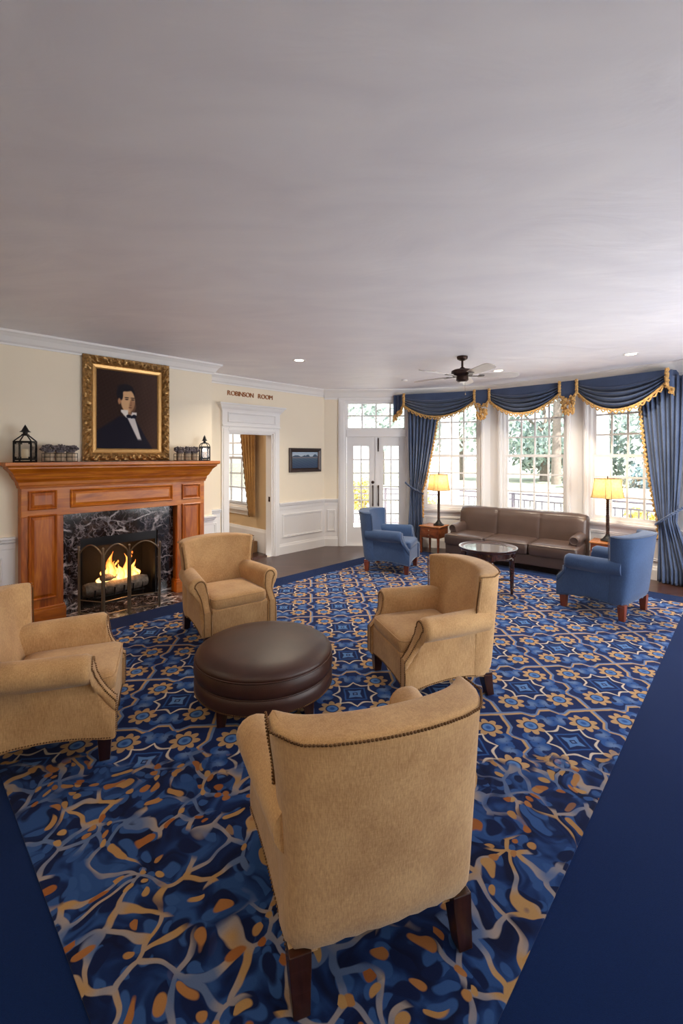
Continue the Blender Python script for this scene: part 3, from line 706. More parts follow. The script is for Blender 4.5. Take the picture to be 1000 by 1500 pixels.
tongues = [(-.17, .10, .045), (-.11, .20, .06), (-.05, .34, .065), (.0, .22, .07), (.05, .19, .06), (.11, .30, .05), (.16, .16, .055), (.21, .20, .045), (.25, .12, .04), (-.14, .14, .05), (.02, .16, .08), (-.08, .15, .07), (.19, .12, .06), (.08, .14, .07)]
for x, hgt, wd in tongues:
    ph = rnd.random() * 6; y = .12 + rnd.random() * .08; secs = []
    for i in range(13):
        t = i / 12; r = wd * (math.sin(PI * min(1, t * .9 + .16)) ** .8) * (1 - t * .62) + .002
        cx_ = x + .028 * math.sin(ph + t * 7) * t; secs.append([(cx_ + r * math.cos(a * PI / 5), y + r * .45 * math.sin(a * PI / 5), .20 + t * hgt) for a in range(10)])
    b.loft(secs)
for _ in range(5):
    b.ball((rnd.uniform(-.2, .2), .13, rnd.uniform(.38, .52)), .01, 1, (1, .6, 1.8))
fo = b.build('flames', M['flame'], smooth=True, loc=W(-3.69, BR), rotz=ANG); tag(fo, 'yellow and orange flames rising from the logs in the fireplace', 'fire', kind='stuff')
lamp('fire_glow', 'POINT', W(-3.69, BR - .15, .35), 9, (1, .45, .14), .08)

# folding screen
scr = thing('fire_screen', 'three panel folding brass fire screen with arched tops before the fire', 'fire screen', W(-3.69, BR), ANG)
posts = [(-.47, -.20), (-.325, -.455), (-.07, -.44), (.215, -.52)]
for (x0, y0), (x1, y1) in zip(posts, posts[1:]):
    d = Vector((x1 - x0, y1 - y0)); L = d.length; d.normalize(); P0 = Vector((x0, y0)) + d * .012; P1 = Vector((x1, y1)) - d * .012
    pt = lambda s_, z: (P0.x + (P1.x - P0.x) * s_, P0.y + (P1.y - P0.y) * s_, z)
    arc = [(s_, .635 + .095 * math.sin(PI * s_) ** .75) for s_ in [i / 14 for i in range(15)]]
    b = MB(); b.tube([pt(0, .02)] + [pt(s_, z) for s_, z in arc] + [pt(1, .02)], .007, 6); b.tube([pt(0, .17), pt(1, .17)], .005); b.tube([pt(0, .04), pt(1, .04)], .006)
    pf = b.build('panel_frame', M['brass'], scr, smooth=50)
    b = MB(); top = [b.bm.verts.new(pt(s_, z - .004)) for s_, z in arc]; bot = [b.bm.verts.new(pt(s_, .04)) for s_, z in arc]
    for i in range(14): b.face((bot[i], bot[i+1], top[i+1], top[i]))
    b.build('wire_mesh', M['mesh'], pf)
for i, (x, y) in enumerate(posts):
    b = MB(); b.tube([(x, y, .012), (x, y, .685)], .009, 8); b.ball((x, y, .697), .013, 1, (1, 1, 1.5)); b.build('post', M['brass'], scr, smooth=50)

# ------------------------------------------------------------------ paintings
def canvas(name, w_, h_, nx, ny, fn, parent, y):
    me = bpy.data.meshes.new(name); vs = []; fs = []
    for j in range(ny + 1):
        for i in range(nx + 1): vs.append((w_ * (i / nx - .5), y, h_ * j / ny))
    for j in range(ny):
        for i in range(nx): q = j * (nx + 1) + i; fs.append((q, q + 1, q + nx + 2, q + nx + 1))
    me.from_pydata(vs, [], fs); ca = me.color_attributes.new('paint', 'FLOAT_COLOR', 'POINT')
    for j in range(ny + 1):
        for i in range(nx + 1): ca.data[j * (nx + 1) + i].color = lin(*fn(i / nx, 1 - j / ny))
    m, nt, bs = newmat(name + '_paint'); at = nt.nodes.new('ShaderNodeAttribute'); at.attribute_name = 'paint'
    nt.links.new(at.outputs['Color'], bs.inputs['Base Color']); bs.inputs['Roughness'].default_value = .75; bs.inputs['Specular IOR Level'].default_value = .15
    me.materials.append(m); o = bpy.data.objects.new(name, me); COL.objects.link(o); o.parent = parent; return o
def mixt(a, b_, t): t = max(0, min(1, t)); return tuple(p + (q - p) * t for p, q in zip(a, b_))
def portrait(u, v):
    rnd_ = (math.sin(u * 91 + v * 37) * math.sin(v * 83 - u * 21)) * 3
    c = mixt((50, 34, 30), (78, 58, 52), (u - .35) * 1.2 + (.5 - v) * .3); c = tuple(k + rnd_ for k in c)
    el = lambda cx, cy, rx, ry, e=.12: (1 - math.hypot((u - cx) / rx, (v - cy) / ry)) / e
    # coat: sloping shoulders
    sh = max(.60 + .0 * u, 0)
    top = .57 + max(0, (.36 - u)) * .62 + max(0, u - .62) * 1.5 if u < .36 or u > .62 else .57
    top = .565 + (.36 - u) * .55 if u < .36 else (.565 if u < .60 else .565 + (u - .60) * 1.35)
    c = mixt(c, (26, 24, 38), (v - top) / .03)
    if v > top: c = mixt(c, (40, 42, 62), (u - .62) * 2 * (v - .6))
    # shirt front
    ax = .455 + (v - .56) * .62; bx = .60 + (v - .56) * .40
    if .54 < v < .90: c = mixt(c, (206, 200, 200), min((u - ax) / .015, (bx - u) / .015, (.895 - v) / .03))
    # neck, head
    c = mixt(c, (150, 112, 82), min((u - .41) / .02, (.56 - u) / .02, (v - .40) / .02, (.58 - v) / .04))
    c = mixt(c, (30, 26, 34), el(.46, .285, .160, .135))
    c = mixt(c, (208, 166, 126), el(.495, .375, .125, .160))
    c = mixt(c, (176, 128, 94), el(.355, .385, .03, .05, .4))
    c = mixt(c, (140, 98, 72), min(el(.57, .44, .07, .10, .6), .6))
    c = mixt(c, (30, 26, 34), min(1, el(.45, .205, .15, .055, .3))); c = mixt(c, (30, 26, 34), el(.385, .30, .035, .08, .3))
    for ex in (.475, .575):
        c = mixt(c, (56, 38, 34), el(ex, .355, .038, .012, .5)); c = mixt(c, (48, 34, 34), el(ex, .332, .048, .009, .5))
    c = mixt(c, (150, 104, 76), el(.545, .40, .016, .05, .6)); c = mixt(c, (110, 68, 54), el(.535, .462, .042, .009, .6))
    c = mixt(c, (96, 62, 50), min(.6, el(.54, .43, .02, .008, .6)))
    # collar and bow tie
    c = mixt(c, (226, 220, 214), min((v - .49) / .01, (u - .375) / .01, (.5 - u) / .01, ((u - .35) * .85 + .50 - v) / .01 + 0, (.60 - v) / .01) if u > .37 else 0)
    c = mixt(c, (222, 214, 210), min((v - .515) / .01, (u - .555) / .01, (.645 - u) / .01, (.565 - v) / .01))
    c = mixt(c, (22, 24, 40), max(el(.51, .575, .05, .028, .3), el(.60, .575, .045, .03, .3), el(.555, .585, .03, .022, .3)))
    return tuple(max(0, min(255, k)) for k in c)
pc = thing('portrait_painting', 'large gilt framed portrait of dark haired person in black coat and bow tie', 'painting', W((-4.076 - 3.151) / 2, BR + .005, 1.566), ANG)
pw, ph_ = .925, 1.13
def leafy(k, t, i, o, X_, Z_):
    L = pw if k % 2 == 0 else ph_
    if .01 < i < .085:
        s_ = t * L * 60; o += .013 * math.sin(s_ + i * 130) + .009 * math.sin(s_ * 2.3 - i * 220) * math.sin(i * 40)
    return o
b = MB(); b.frame(-pw/2, pw/2, 0, ph_, 0, [(0, 0), (0, .035), (.012, .05), (.03, .062), (.05, .066), (.07, .056), (.085, .036), (.09, .022), (.09, 0)], 90, leafy); b.build('gilt_frame', M['gold'], pc, smooth=35)
b = MB(); b.frame(-pw/2 + .088, pw/2 - .088, .088, ph_ - .088, 0, [(0, 0), (0, .026), (.008, .03), (.035, .024), (.048, .014), (.05, 0)]); b.build('gilt_slip', M['goldf'], pc)
cv = canvas('canvas', pw - .276, ph_ - .276, 110, 140, portrait, pc, -.012); cv.location = (0, 0, .138)
def landscape(u, v):
    n_ = math.sin(u * 43 + v * 17) * math.sin(v * 61 + u * 9) * 8
    if v < .30: c = mixt((150, 172, 196), (188, 196, 204), v * 3)
    else: c = mixt((84, 104, 122), (58, 72, 98), (v - .3) * 1.5)
    hgt = .30 - .09 * abs(math.sin(u * 9)) - .06 * math.sin(u * 23) * (u > .5)
    if hgt < v < .36: c = (66, 84, 104)
    if .33 < v < .37: c = (120, 116, 122)
    return tuple(k + n_ for k in c)
pl = thing('landscape_painting', 'small dark framed blue landscape painting right of the doorway', 'painting', W(-.465, .004, 1.345), ANG)
b = MB(); b.frame(-.36, .36, 0, .41, 0, [(0, 0), (0, .03), (.012, .036), (.03, .03), (.05, .022), (.05, 0)]); b.build('dark_frame', M['darkframe'], pl)
b = MB(); b.frame(-.312, .312, .048, .362, 0, [(0, 0), (0, .02), (.018, .014), (.02, 0)]); b.build('inner_slip', M['bronze'], pl)
cv = canvas('canvas', .60, .29, 60, 30, landscape, pl, -.008); cv.location = (0, 0, .06)

# ------------------------------------------------------------------ mantel ornaments
def lantern(label, loc, s, sy, cm, rot, round_=False):
    o = thing('lantern', label, 'lantern', loc, rot, 'lanterns on the mantel'); a = s; z1 = sy
    b = MB(); b.box(-a, a, -a, a, .0, .014, bev=.003)
    for x in (-a, a):
        for y in (-a, a): b.box(x - .007, x + .007, y - .007, y + .007, 0, z1)
    for zz in (.03, z1 - .008):
        for q in (-a, a): b.box(-a, a, q - .006, q + .006, zz - .008, zz + .008); b.box(q - .006, q + .006, -a, a, zz - .008, zz + .008)
    for q in (-a, a):
        for x in (-a, a):
            for zz in (.045, z1 - .022):
                b.box(min(x, x * .7), max(x, x * .7), q - .004, q + .004, zz - .008, zz + .008); b.box(q - .004, q + .004, min(x, x * .7), max(x, x * .7), zz - .008, zz + .008)
    b.build('lantern_frame', M['black'], o)
    b = MB()
    for q in (-a, a): b.box(-a + .008, a - .008, q - .001, q + .001, .02, z1 - .01); b.box(q - .001, q + .001, -a + .008, a - .008, .02, z1 - .01)
    b.build('glass_pane', M['lglass'], o)
    b = MB(); zt = z1 + a * .8
    for x in (-1, 1):
        for y in (-1, 1):
            if round_: b.tube([(x * a * math.cos(t * PI / 2 / 6), y * a * math.cos(t * PI / 2 / 6), z1 + a * .95 * math.sin(t * PI / 2 / 6)) for t in range(7)], .005)
            else: b.tube([(x * a, y * a, z1), (x * a * .3, y * a * .3, zt)], .006)
    b.box(-a * .36, a * .36, -a * .36, a * .36, zt - .004, zt + .012, bev=.002)
    b.lathe([(a * .7, zt + .03), (a * .45, zt + .045), (.01, zt + .085), (.002, zt + .10)], 12); b.lathe([(a * .3, zt + .01), (a * .3, zt + .03), (a * .7, zt + .03)], 12)
    b.build('lantern_roof', M['black'], o)
    c = MB(); c.lathe([(.028, 0), (.029, .01), (.029, z1 * .55), (.026, z1 * .56), (.004, z1 * .555)], 20); c.tube([(0, 0, z1 * .55), (.002, 0, z1 * .59)], .002)
    ca = c.build('pillar_candle', M[cm], smooth=40, loc=(loc[0], loc[1], loc[2] + .0145)); tag(ca, ('cream' if cm == 'candle' else 'amber') + ' pillar candle standing inside the ' + ('larger left' if cm == 'candle' else 'smaller right') + ' lantern', 'candle')
MZ = 1.5605
lantern('larger black lantern with cream candle at left end of mantel', W(-4.60, BR + .165, MZ), .068, .20, 'candle', ANG - .5)
lantern('smaller black lantern with amber candle at right end of mantel', W(-2.752, BR + .15, MZ), .050, .178, 'candle2', ANG - .25, True)
def flower_tray(uc, side):
    o = thing('wire_tray', 'black wire tray of three dried flower pots %s of the portrait' % side, 'tray', W(uc, BR + .16, MZ), ANG, 'wire trays on the mantel')
    b = MB(); xw, yw = .142, .05
    for zz in (.006, .05, .085): b.tube([(-xw, -yw, zz), (xw, -yw, zz), (xw, yw, zz), (-xw, yw, zz)], .003, 5, closed=True)
    for i in range(7):
        for y in (-yw, yw): x = -xw + i * xw / 3; b.tube([(x, y, .003), (x, y, .085)], .0025, 5)
    for i in range(5): b.tube([(-xw + i * xw / 2, -yw, .006), (-xw + i * xw / 2, yw, .006)], .003, 5)
    b.build('wire_basket', M['black'], o)
    for q, pos in zip((-1, 0, 1), ('left', 'middle', 'right')):
        p = W(uc + q * .092, BR + .16, MZ + .010)
        t = thing('flower_pot', '%s pot of grey dried flowers in the tray %s of the portrait' % (pos, side), 'flower pot', p, ANG, 'pots of dried flowers on the mantel')
        b = MB(); b.lathe([(.036, 0), (.041, .01), (.042, .078), (.040, .082), (.037, .074), (.034, .07)], 20); b.build('pot', M['pot'], t, smooth=50)
        b = MB(); r_ = random.Random(int(uc * 50) + q)
        for _ in range(85):
            an = r_.random() * 2 * PI; rr = .072 * math.sqrt(r_.random()); zz = .102 + .045 * (1 - (rr / .09) ** 2) + r_.uniform(-.02, .015)
            b.ball((rr * math.cos(an) * 1.0, rr * math.sin(an) * .8, zz), r_.uniform(.008, .013), 1)
        b.lathe([(.03, .07), (.05, .11), (.0, .13)], 10, caps=False); b.build('dried_flowers', M['dried'], t)
flower_tray(-4.315, 'left'); flower_tray(-2.985, 'right')

# ------------------------------------------------------------------ club chairs
def interp(tab, x):
    if x <= tab[0][0]: return tab[0][1]
    for (x0, y0), (x1, y1) in zip(tab, tab[1:]):
        if x <= x1: t = (x - x0) / (x1 - x0); t = t * t * (3 - 2 * t); return y0 + (y1 - y0) * t
    return tab[-1][1]
BASEZ = .128
def base_z(y):   # scalloped lower edge of the sides
    t = min(1, abs(y - .02) / .29); return BASEZ + .035 * (1 - t * t)
def arm_h(y): return interp([(.22, .585), (.243, .572), (.250, .53), (.258, .48), (.275, .435), (.305, .385), (.345, .335)], y)
def arm_r(y): return interp([(.22, .076), (.245, .066), (.258, .050), (.29, .040), (.345, .040)], y)
def side_x(y): return lerp(.300, .335, (y + .30) / .64)
def roll_c(y):
    xi = side_x(y) - .088
    return xi + lerp(.058, .090, max(0, min(1, (y + .27) / .47))) if y < .23 else interp([(.23, xi + .090), (.275, xi + .046), (.345, xi + .044)], y)
def arm_section(y, s_):
    h, r = arm_h(y), arm_r(y); xo = side_x(y); xi = xo - .088; cxr = roll_c(y)
    pts = [(xi, base_z(y))] ; pts = []
    cz = h - r
    pts.append((xi, base_z(y))); pts.append((xi, .30)); pts.append((xi, min(.40, cz - .0)))
    for i in range(11):
        a = PI - i * (PI * 1.22) / 10; pts.append((cxr + r * math.cos(a), cz + r * math.sin(a)))
    # tuck under the roll to the outside panel
    pts.append((xo, cz - r * 1.02 - .004)); pts.append((xo + .002, .30 if cz - r > .31 else base_z(y) + .05)); pts.append((xo, base_z(y)))
    return [(s_ * x, y, z) for x, z in pts]
def back_section(z):
    """closed outline (x,y) of the upholstered back at height z"""
    t = (z - .13) / .69
    rk = -.075 * t                                  # rake
    wf = interp([(.155, .0), (.45, .0), (.60, .015), (.81, .042)], z)  # flare of the wings
    oc = .302 - .006 * t; bul = lerp(.030, .062, t)
    tipx = .315 + wf * .9; tipy = lerp(-.13, -.165, t) - .01
    rear = -.300 + rk
    th = .045
    out = []
    out.append((-tipx, tipy)); out.append((-tipx - .004 + .0, lerp(tipy, rear, .5)))
    out.append((-oc - .012, rear + .030)); out.append((-oc + .012, rear + .002))
    for i in range(1, 8):
        x = -oc + .012 + (2 * oc - .024) * i / 8; out.append((x, rear - bul * (1 - (x / oc) ** 2)))
    out.append((oc - .012, rear + .002)); out.append((oc + .012, rear + .030)); out.append((tipx + .004, lerp(tipy, rear, .5))); out.append((tipx, tipy))
    inn = interp([(.155, -.16), (.42, -.175), (.55, -.205), (.68, -.245), (.81, -.285)], z)
    out.append((tipx - .030, tipy + .006))
    for i in range(0, 9):
        x = (tipx - .075) * (1 - 2 * i / 8); q = 1 - (abs(x) / (tipx - .075)) ** 2.2
        out.append((x, lerp(tipy - .05, inn, max(0, q)) if inn < tipy - .05 else inn))
    out.append((-tipx + .030, tipy + .006))
    return out
def nails(b, pts, sp=.0115, r=.0052):
    P = [Vector(p) for p in pts]; acc = 0; 
    for p, q in zip(P, P[1:]):
        L = (q - p).length
        while acc < L:
            b.ball(p.lerp(q, acc / L), r, 1); acc += sp
        acc -= L
def make_chair(name, label, fab, nail, leg, loc, ang, group):
    o = thing(name, label, 'armchair', loc, ang, group)
    # apron below the seat and the scalloped outer sides
    b = MB()
    xs = [-.25, -.15, -.05, .05, .15, .25]
    b.loft([[(x, .340, BASEZ + .022 * (1 - (x / .25) ** 2)), (x, .340, .325), (x, .325, .34), (x, -.25, .35), (x, -.25, BASEZ + .03)] for x in xs]); b.build('seat_base', fab, o, smooth=40, bevel=.006)
    ys = [-.27, -.2, -.1, 0, .08, .15, .20, .222, .236, .243, .2465, .250, .254, .258, .265, .275, .29, .305, .325, .345]
    for s_ in (-1, 1):
        b = MB(); secs = [arm_section(y, s_) for y in ys]
        last = secs[-1]; cx_ = sum(p[0] for p in last) / len(last)
        secs.append([(lerp(p[0], cx_, .12), .354, lerp(p[2], .25, .03)) for p in last])
        b.loft(secs); b.build('arm', fab, o, smooth=50)
    # seat cushion
    b = MB(); secs = []
    for z, ins in ((.325, .035), (.330, .012), (.345, 0), (.385, -.003), (.412, .002), (.427, .018), (.434, .05), (.440, .11)):
        ring = []; hx, y0, y1 = .243 - ins, -.17 + ins, .346 - ins; r = .045
        for cx_, cy_, a0 in ((hx - r, y1 - r, 0), (-hx + r, y1 - r, PI / 2), (-hx + r, y0 + r, PI), (hx - r, y0 + r, 1.5 * PI)):
            for i in range(5): a = a0 + i * PI / 8; ring.append((cx_ + r * math.cos(a), cy_ + r * math.sin(a), z))
        secs.append(ring)
    b.loft(secs); b.tube([p for p in [(x, y, .412) for x, y, _ in secs[4]]], .0045, 5, closed=True); b.build('seat_cushion', fab, o, smooth=45)
    # back with wings
    b = MB(); secs = []
    topz = lambda x, k: .018 * (1 - min(1, (x / .34) ** 2)) * k
    for z, k in ((.131, 0), (.25, 0), (.36, 0), (.46, 0), (.54, 0), (.62, .1), (.69, .3), (.75, .6), (.79, .9), (.803, 1)):
        secs.append([(x, y, z + topz(x, k) + (.03 * (1 - (x / .32) ** 2) if z == .131 and abs(x) < .32 and y < -.2 else 0)) for x, y in back_section(z)])
    sec = back_section(.803); cxm = 0
    for dz, ins in ((.010, .006), (.016, .018), (.019, .035)):
        n_ = len(sec); ring = []
        for i, (x, y) in enumerate(sec):
            p0 = Vector(sec[i - 1]); p1 = Vector(sec[(i + 1) % n_]); d = (p1 - p0).normalized(); nrm = Vector((-d.y, d.x))
            q = Vector((x, y)) + nrm * ins * .8; ring.append((q.x, q.y, .803 + dz + topz(x, 1)))
        secs.append(ring)
    R_s = b.loft(secs, caps=False); n_ = len(secs[0])
    for ringv in (R_s[0], R_s[-1]):          # outer points 0..14, inner points 15..25 walk back
        outer = ringv[0:15]; inner = [ringv[(25 - i) % n_] for i in range(n_ - 15)]
        i = j = 0
        while i < len(outer) - 1 or j < len(inner) - 1:
            if j >= len(inner) - 1 or (i < len(outer) - 1 and i / (len(outer) - 1) <= j / (len(inner) - 1)): b.face((outer[i], outer[i+1], inner[j])); i += 1
            else: b.face((outer[i], inner[j+1], inner[j])); j += 1
    b.build('backrest', fab, o, smooth=50, subsurf=1)
    # nailhead trim
    b = MB(); bs = back_section(.803)
    top = [(x, y, .811 + topz(x, 1)) for x, y in bs[:15]]; nails(b, [(x * 1.004, y - .002, z) for x, y, z in top]); b.build('back_nailhead_trim', nail, o)
    for s_ in (-1, 1):
        fr = []
        for i in range(9): z = lerp(.795, .57, i / 8); p = back_section(z)[0]; fr.append((s_ * (abs(p[0]) + .001), p[1] + .002, z))
        b = MB(); nails(b, fr); b.build('wing_nailhead_trim', nail, o)
        ln = []
        for sgn in (-1, 1):
            q_ = []
            for y in ys[11:]: q_.append((s_ * (roll_c(y) + sgn * .72 * arm_r(y)), y + .005, arm_h(y) - arm_r(y) * .30))
            q_.append((q_[-1][0], .355, q_[-1][2])); q_.append((q_[-1][0], .355, base_z(.345) + .01))
            if sgn < 0:
                ln = q_[::-1]; c0 = roll_c(.2465); ln += [(s_ * (c0 + .046 * math.cos(PI - PI * i / 8)), .2515, .512 + .050 * math.sin(PI * i / 8)) for i in range(9)]
            else: ln += q_
        b = MB(); nails(b, ln); b.build('arm_nailhead_trim', nail, o)
        sd = [(s_ * (side_x(y) + .002), y, base_z(y) + .008) for y in [-.29 + i * .063 for i in range(11)]]; b = MB(); nails(b, sd, .013, .0045); b.build('side_nailhead_trim', nail, o)
    b = MB(); nails(b, [(x, .343, BASEZ + .022 * (1 - (x / .25) ** 2) + .009) for x in xs], .013, .0045)
    b.build('front_nailhead_trim', nail, o)
    for s_ in (-1, 1):
        b = MB(); pts = []
        for i in range(9): z = lerp(.50, .785, i / 8); p = back_section(z)[0]; pts.append((s_ * (abs(p[0]) - .004), p[1] + .004, z))
        b.tube(pts, .004, 5); b.build('welt', nail if fab != M['blue'] else fab, o)
    for sx in (-1, 1):
        for f in (1, -1):
            b = MB(); x, y = sx * .272, (.300 if f > 0 else -.262); sl = 0 if (f > 0 or fab == M['blue']) else -.03
            secs = []
            for z, h_ in ((.16, .034), (.12, .033), (.06, .029), (.0, .025)):
                dx, dy = 0, sl * ((.16 - z) / .16) ** 1.5; secs.append([(x + dx - h_, y + dy - h_, z), (x + dx + h_, y + dy - h_, z), (x + dx + h_, y + dy + h_, z), (x + dx - h_, y + dy + h_, z)])
            b.loft(secs); b.build('leg', leg, o, bevel=.003)
    return o
def face(dx, dy): return math.atan2(dy, dx) - PI / 2
RZ = .0165
g1 = 'tan armchairs round the leather ottoman'
ch = make_chair('armchair', 'tan armchair nearest the camera, seen from behind its broad plain back', M['tan'], M['nail'], M['darkleg'], (.045, 1.650, RZ), face(-.32, .947), g1)
dup(ch, (-1.635, 2.50, RZ), face(.93, .37), 'tan armchair cut by the left edge of the photo, facing right')
dup(ch, (-1.055, 4.06, RZ), face(.585, -.811), 'tan armchair beside the fireplace, facing the camera')
dup(ch, (.635, 3.17, RZ), face(-.95, -.30), 'tan armchair right of the ottoman, facing left toward the fire')
g2 = 'blue armchairs near the bay window'
cb = make_chair('armchair', 'blue armchair in front of the glazed double doors, facing right', M['blue'], M['nailb'], M['leg'], (.70, 6.36, RZ), face(.93, -.37), g2)
dup(cb, (2.78, 4.68, RZ), face(-.606, .795), 'blue armchair at far right before the long curtain, its back turned')

# ------------------------------------------------------------------ ottoman
o = thing('ottoman', 'large round dark brown leather ottoman in the middle of tan armchairs', 'ottoman', (-.51, 2.95, RZ), .2)
b = MB(); R_ = .445
prof = [(R_ - .03, .115), (R_ - .005, .12), (R_, .14), (R_ + .003, .175), (R_ - .002, .205), (R_ - .012, .214), (R_ - .002, .223), (R_ + .006, .25), (R_ + .004, .285), (R_ - .006, .312)]
b.lathe(prof, 72); b.build('side_band', M['ott'], o, smooth=60)
b = MB(); b.lathe([(R_ - .01, .308), (R_ - .002, .318), (R_ - .008, .336), (R_ - .04, .358), (R_ - .12, .376), (R_ - .25, .387), (.05, .391), (.001, .391)], 72); b.build('top_cushion', M['ott'], o, smooth=60)
b = MB()
for z, r in ((.314, R_ - .002), (.214, R_ - .008)): b.tube([(r * math.cos(t * PI / 36), r * math.sin(t * PI / 36), z) for t in range(72)], .005, 5, closed=True)
b.build('piping', M['ott'], o, smooth=True)
b = MB(); nails(b, [((R_ - .001) * math.cos(t * PI / 60), (R_ - .001) * math.sin(t * PI / 60), .128) for t in range(121)], .012, .005); b.build('nailhead_trim', M['nail'], o)
for i in range(4):
    a = PI / 4 + i * PI / 2; b = MB(); secs = []
    for z, h_, q in ((.14, .040, .33), (.08, .034, .335), (.0, .024, .345)):
        secs.append([(q * 1.08 * math.cos(a) + h_ * cx_, q * 1.08 * math.sin(a) + h_ * cy_, z) for cx_, cy_ in ((-1, -1), (1, -1), (1, 1), (-1, 1))])
    b.loft(secs); b.build('leg', M['darkleg'], o, bevel=.003)

# ------------------------------------------------------------------ sofa
sa_ = math.atan2(-.629, .777) + PI      # local +y toward the camera-left front
o = thing('sofa', 'three seat brown leather sofa in front of the bay window', 'sofa', (2.575, 6.66, .0105), sa_)
b = MB(); b.box(-.93, .93, -.33, .35, .09, .235, bev=.012); b.build('base_rail', M['sofa'], o)
for i in range(3):
    b = MB(); x0, x1 = -.945 + i * .63, -.945 + (i + 1) * .63; secs = []
    for z, ins in ((.235, .03), (.24, .008), (.26, 0), (.34, -.002), (.375, .004), (.390, .022), (.402, .07), (.407, .15)):
        ring = []; xa, xb, y0, y1 = x0 + ins + .004, x1 - ins - .004, -.20 + ins, .385 - ins; r = .04
        for cx_, cy_, a0 in ((xb - r, y1 - r, 0), (xa + r, y1 - r, PI / 2), (xa + r, y0 + r, PI), (xb - r, y0 + r, 1.5 * PI)):
            for k_ in range(5): a = a0 + k_ * PI / 8; ring.append((cx_ + r * math.cos(a), cy_ + r * math.sin(a), z))
        secs.append(ring)
    b.loft(secs); b.tube([(x, y, .376) for x, y, _ in secs[4]], .005, 5, closed=True); b.build('seat_cushion', M['sofa'], o, smooth=45)
b = MB()
def sback(u, v):
    x = lerp(-.95, .95, u); fu = (u * 3) % 1; seam = .03 * (min(fu, 1 - fu) * 2) ** .35 if 0 < u < 1 else 0
    edge = min(1, min(u, 1 - u) * 14) ** .5
    prof = [(-.37, .12), (-.385, .45), (-.395, .70), (-.385, .755), (-.34, .785), (-.28, .782), (-.235, .755), (-.21, .70), (-.185, .58), (-.165, .42), (-.15, .30), (-.15, .20)]
    k_ = v * (len(prof) - 1); i = min(int(k_), len(prof) - 2); t = k_ - i
    y = lerp(prof[i][0], prof[i+1][0], t); z = lerp(prof[i][1], prof[i+1][1], t)
    if z > .70: z -= (1 - edge) * .03 + (0.01 - seam * .33)
    if v > .45: y += seam - .02 - (1 - edge) * .04
    return (x, y, z)
R = b.grid(sback, 72, 33)
b.face([v for v in R[0]]); b.face([v for v in R[-1]][::-1])
b.build('backrest', M['sofa'], o, smooth=50)
for s_ in (-1, 1):
    b = MB(); secs = []
    for y in (-.30, -.1, .08, .17, .20, .215, .222):
        e = max(0, (y - .17) / .052) ** 2 * .02; r = .068 - e; ring = [(s_ * .80, y, .24), (s_ * .80, y, .40)]
        for i in range(11): a = PI - i * PI * 1.25 / 10; ring.append((s_ * (.868 + r * math.cos(a)), y, .468 + r * math.sin(a)))
        ring += [(s_ * (.925 - e), y, .38), (s_ * (.93 - e), y, .24)]; secs.append(ring)
    b.loft(secs); b.build('arm', M['sofa'], o, smooth=50)
    b = MB(); b.tube([(s_ * (.868 + .05 * math.cos(t * PI / 6)), .226, .468 + .05 * math.sin(t * PI / 6)) for t in range(12)], .006, 5, closed=True); b.build('arm_piping', M['sofa'], o, smooth=True)
for x in (-.86, .86):
    for y in (-.28, .30):
        b = MB(); b.lathe([(.018, 0), (.024, .03), (.03, .09)], 12, (x, y, 0)); b.build('leg', M['darkleg'], o, smooth=40)

# ------------------------------------------------------------------ coffee table
o = thing('coffee_table', 'round dark wood coffee table with glass top before the sofa', 'coffee table', (1.716, 5.2, RZ), .6)
b = MB(); b.lathe([(.262, .520), (.262, .512), (.30, .505), (.322, .515), (.332, .530), (.330, .545), (.318, .549), (.300, .540), (.275, .532), (.262, .532), (.262, .520)], 64, caps=False); b.build('tray_rim', M['mahog'], o, smooth=50)
b = MB(); b.lathe([(.0, .524), (.262, .524), (.262, .530), (.0, .530)], 48, caps=False)
gm = bpy.data.materials.new('table_glass'); gm = plain('smoked_table_glass', (60, 50, 48), .06, var=.02, spec=.6); b.build('glass_top', gm, o, smooth=40)
b = MB(); b.lathe([(.25, .505), (.262, .505), (.262, .435), (.25, .435)], 48, caps=False); b.tube([(.264 * math.cos(t * PI / 24), .264 * math.sin(t * PI / 24), .438) for t in range(48)], .005, 5, closed=True); b.build('apron', M['mahog'], o, smooth=40)
for i in range(4):
    a = PI / 4 + i * PI / 2; b = MB(); x, y = .265 * math.cos(a), .265 * math.sin(a)
    for h_, z0, z1, h1 in ((.029, .43, .512, .024),): b.box(x - h_, x + h_, y - h_, y + h_, z0, z1, bev=.003)
    b.lathe([(.016, 0), (.017, .06), (.023, .065), (.020, .075), (.029, .38), (.033, .40), (.026, .415), (.029, .43)], 14, (x, y, 0)); lg = b.build('leg', M['mahog'], o, smooth=40)
    b = MB(); b.ball((x * 1.10, y * 1.10, .47), .009); b.build('brass_stud', M['brass'], lg)
b = MB()
for s_ in (-1, 1): b.tube([(-.19, s_ * .19, .16), (.19, -s_ * .19, .16)], .009, 6)
b.build('stretcher', M['mahog'], o)

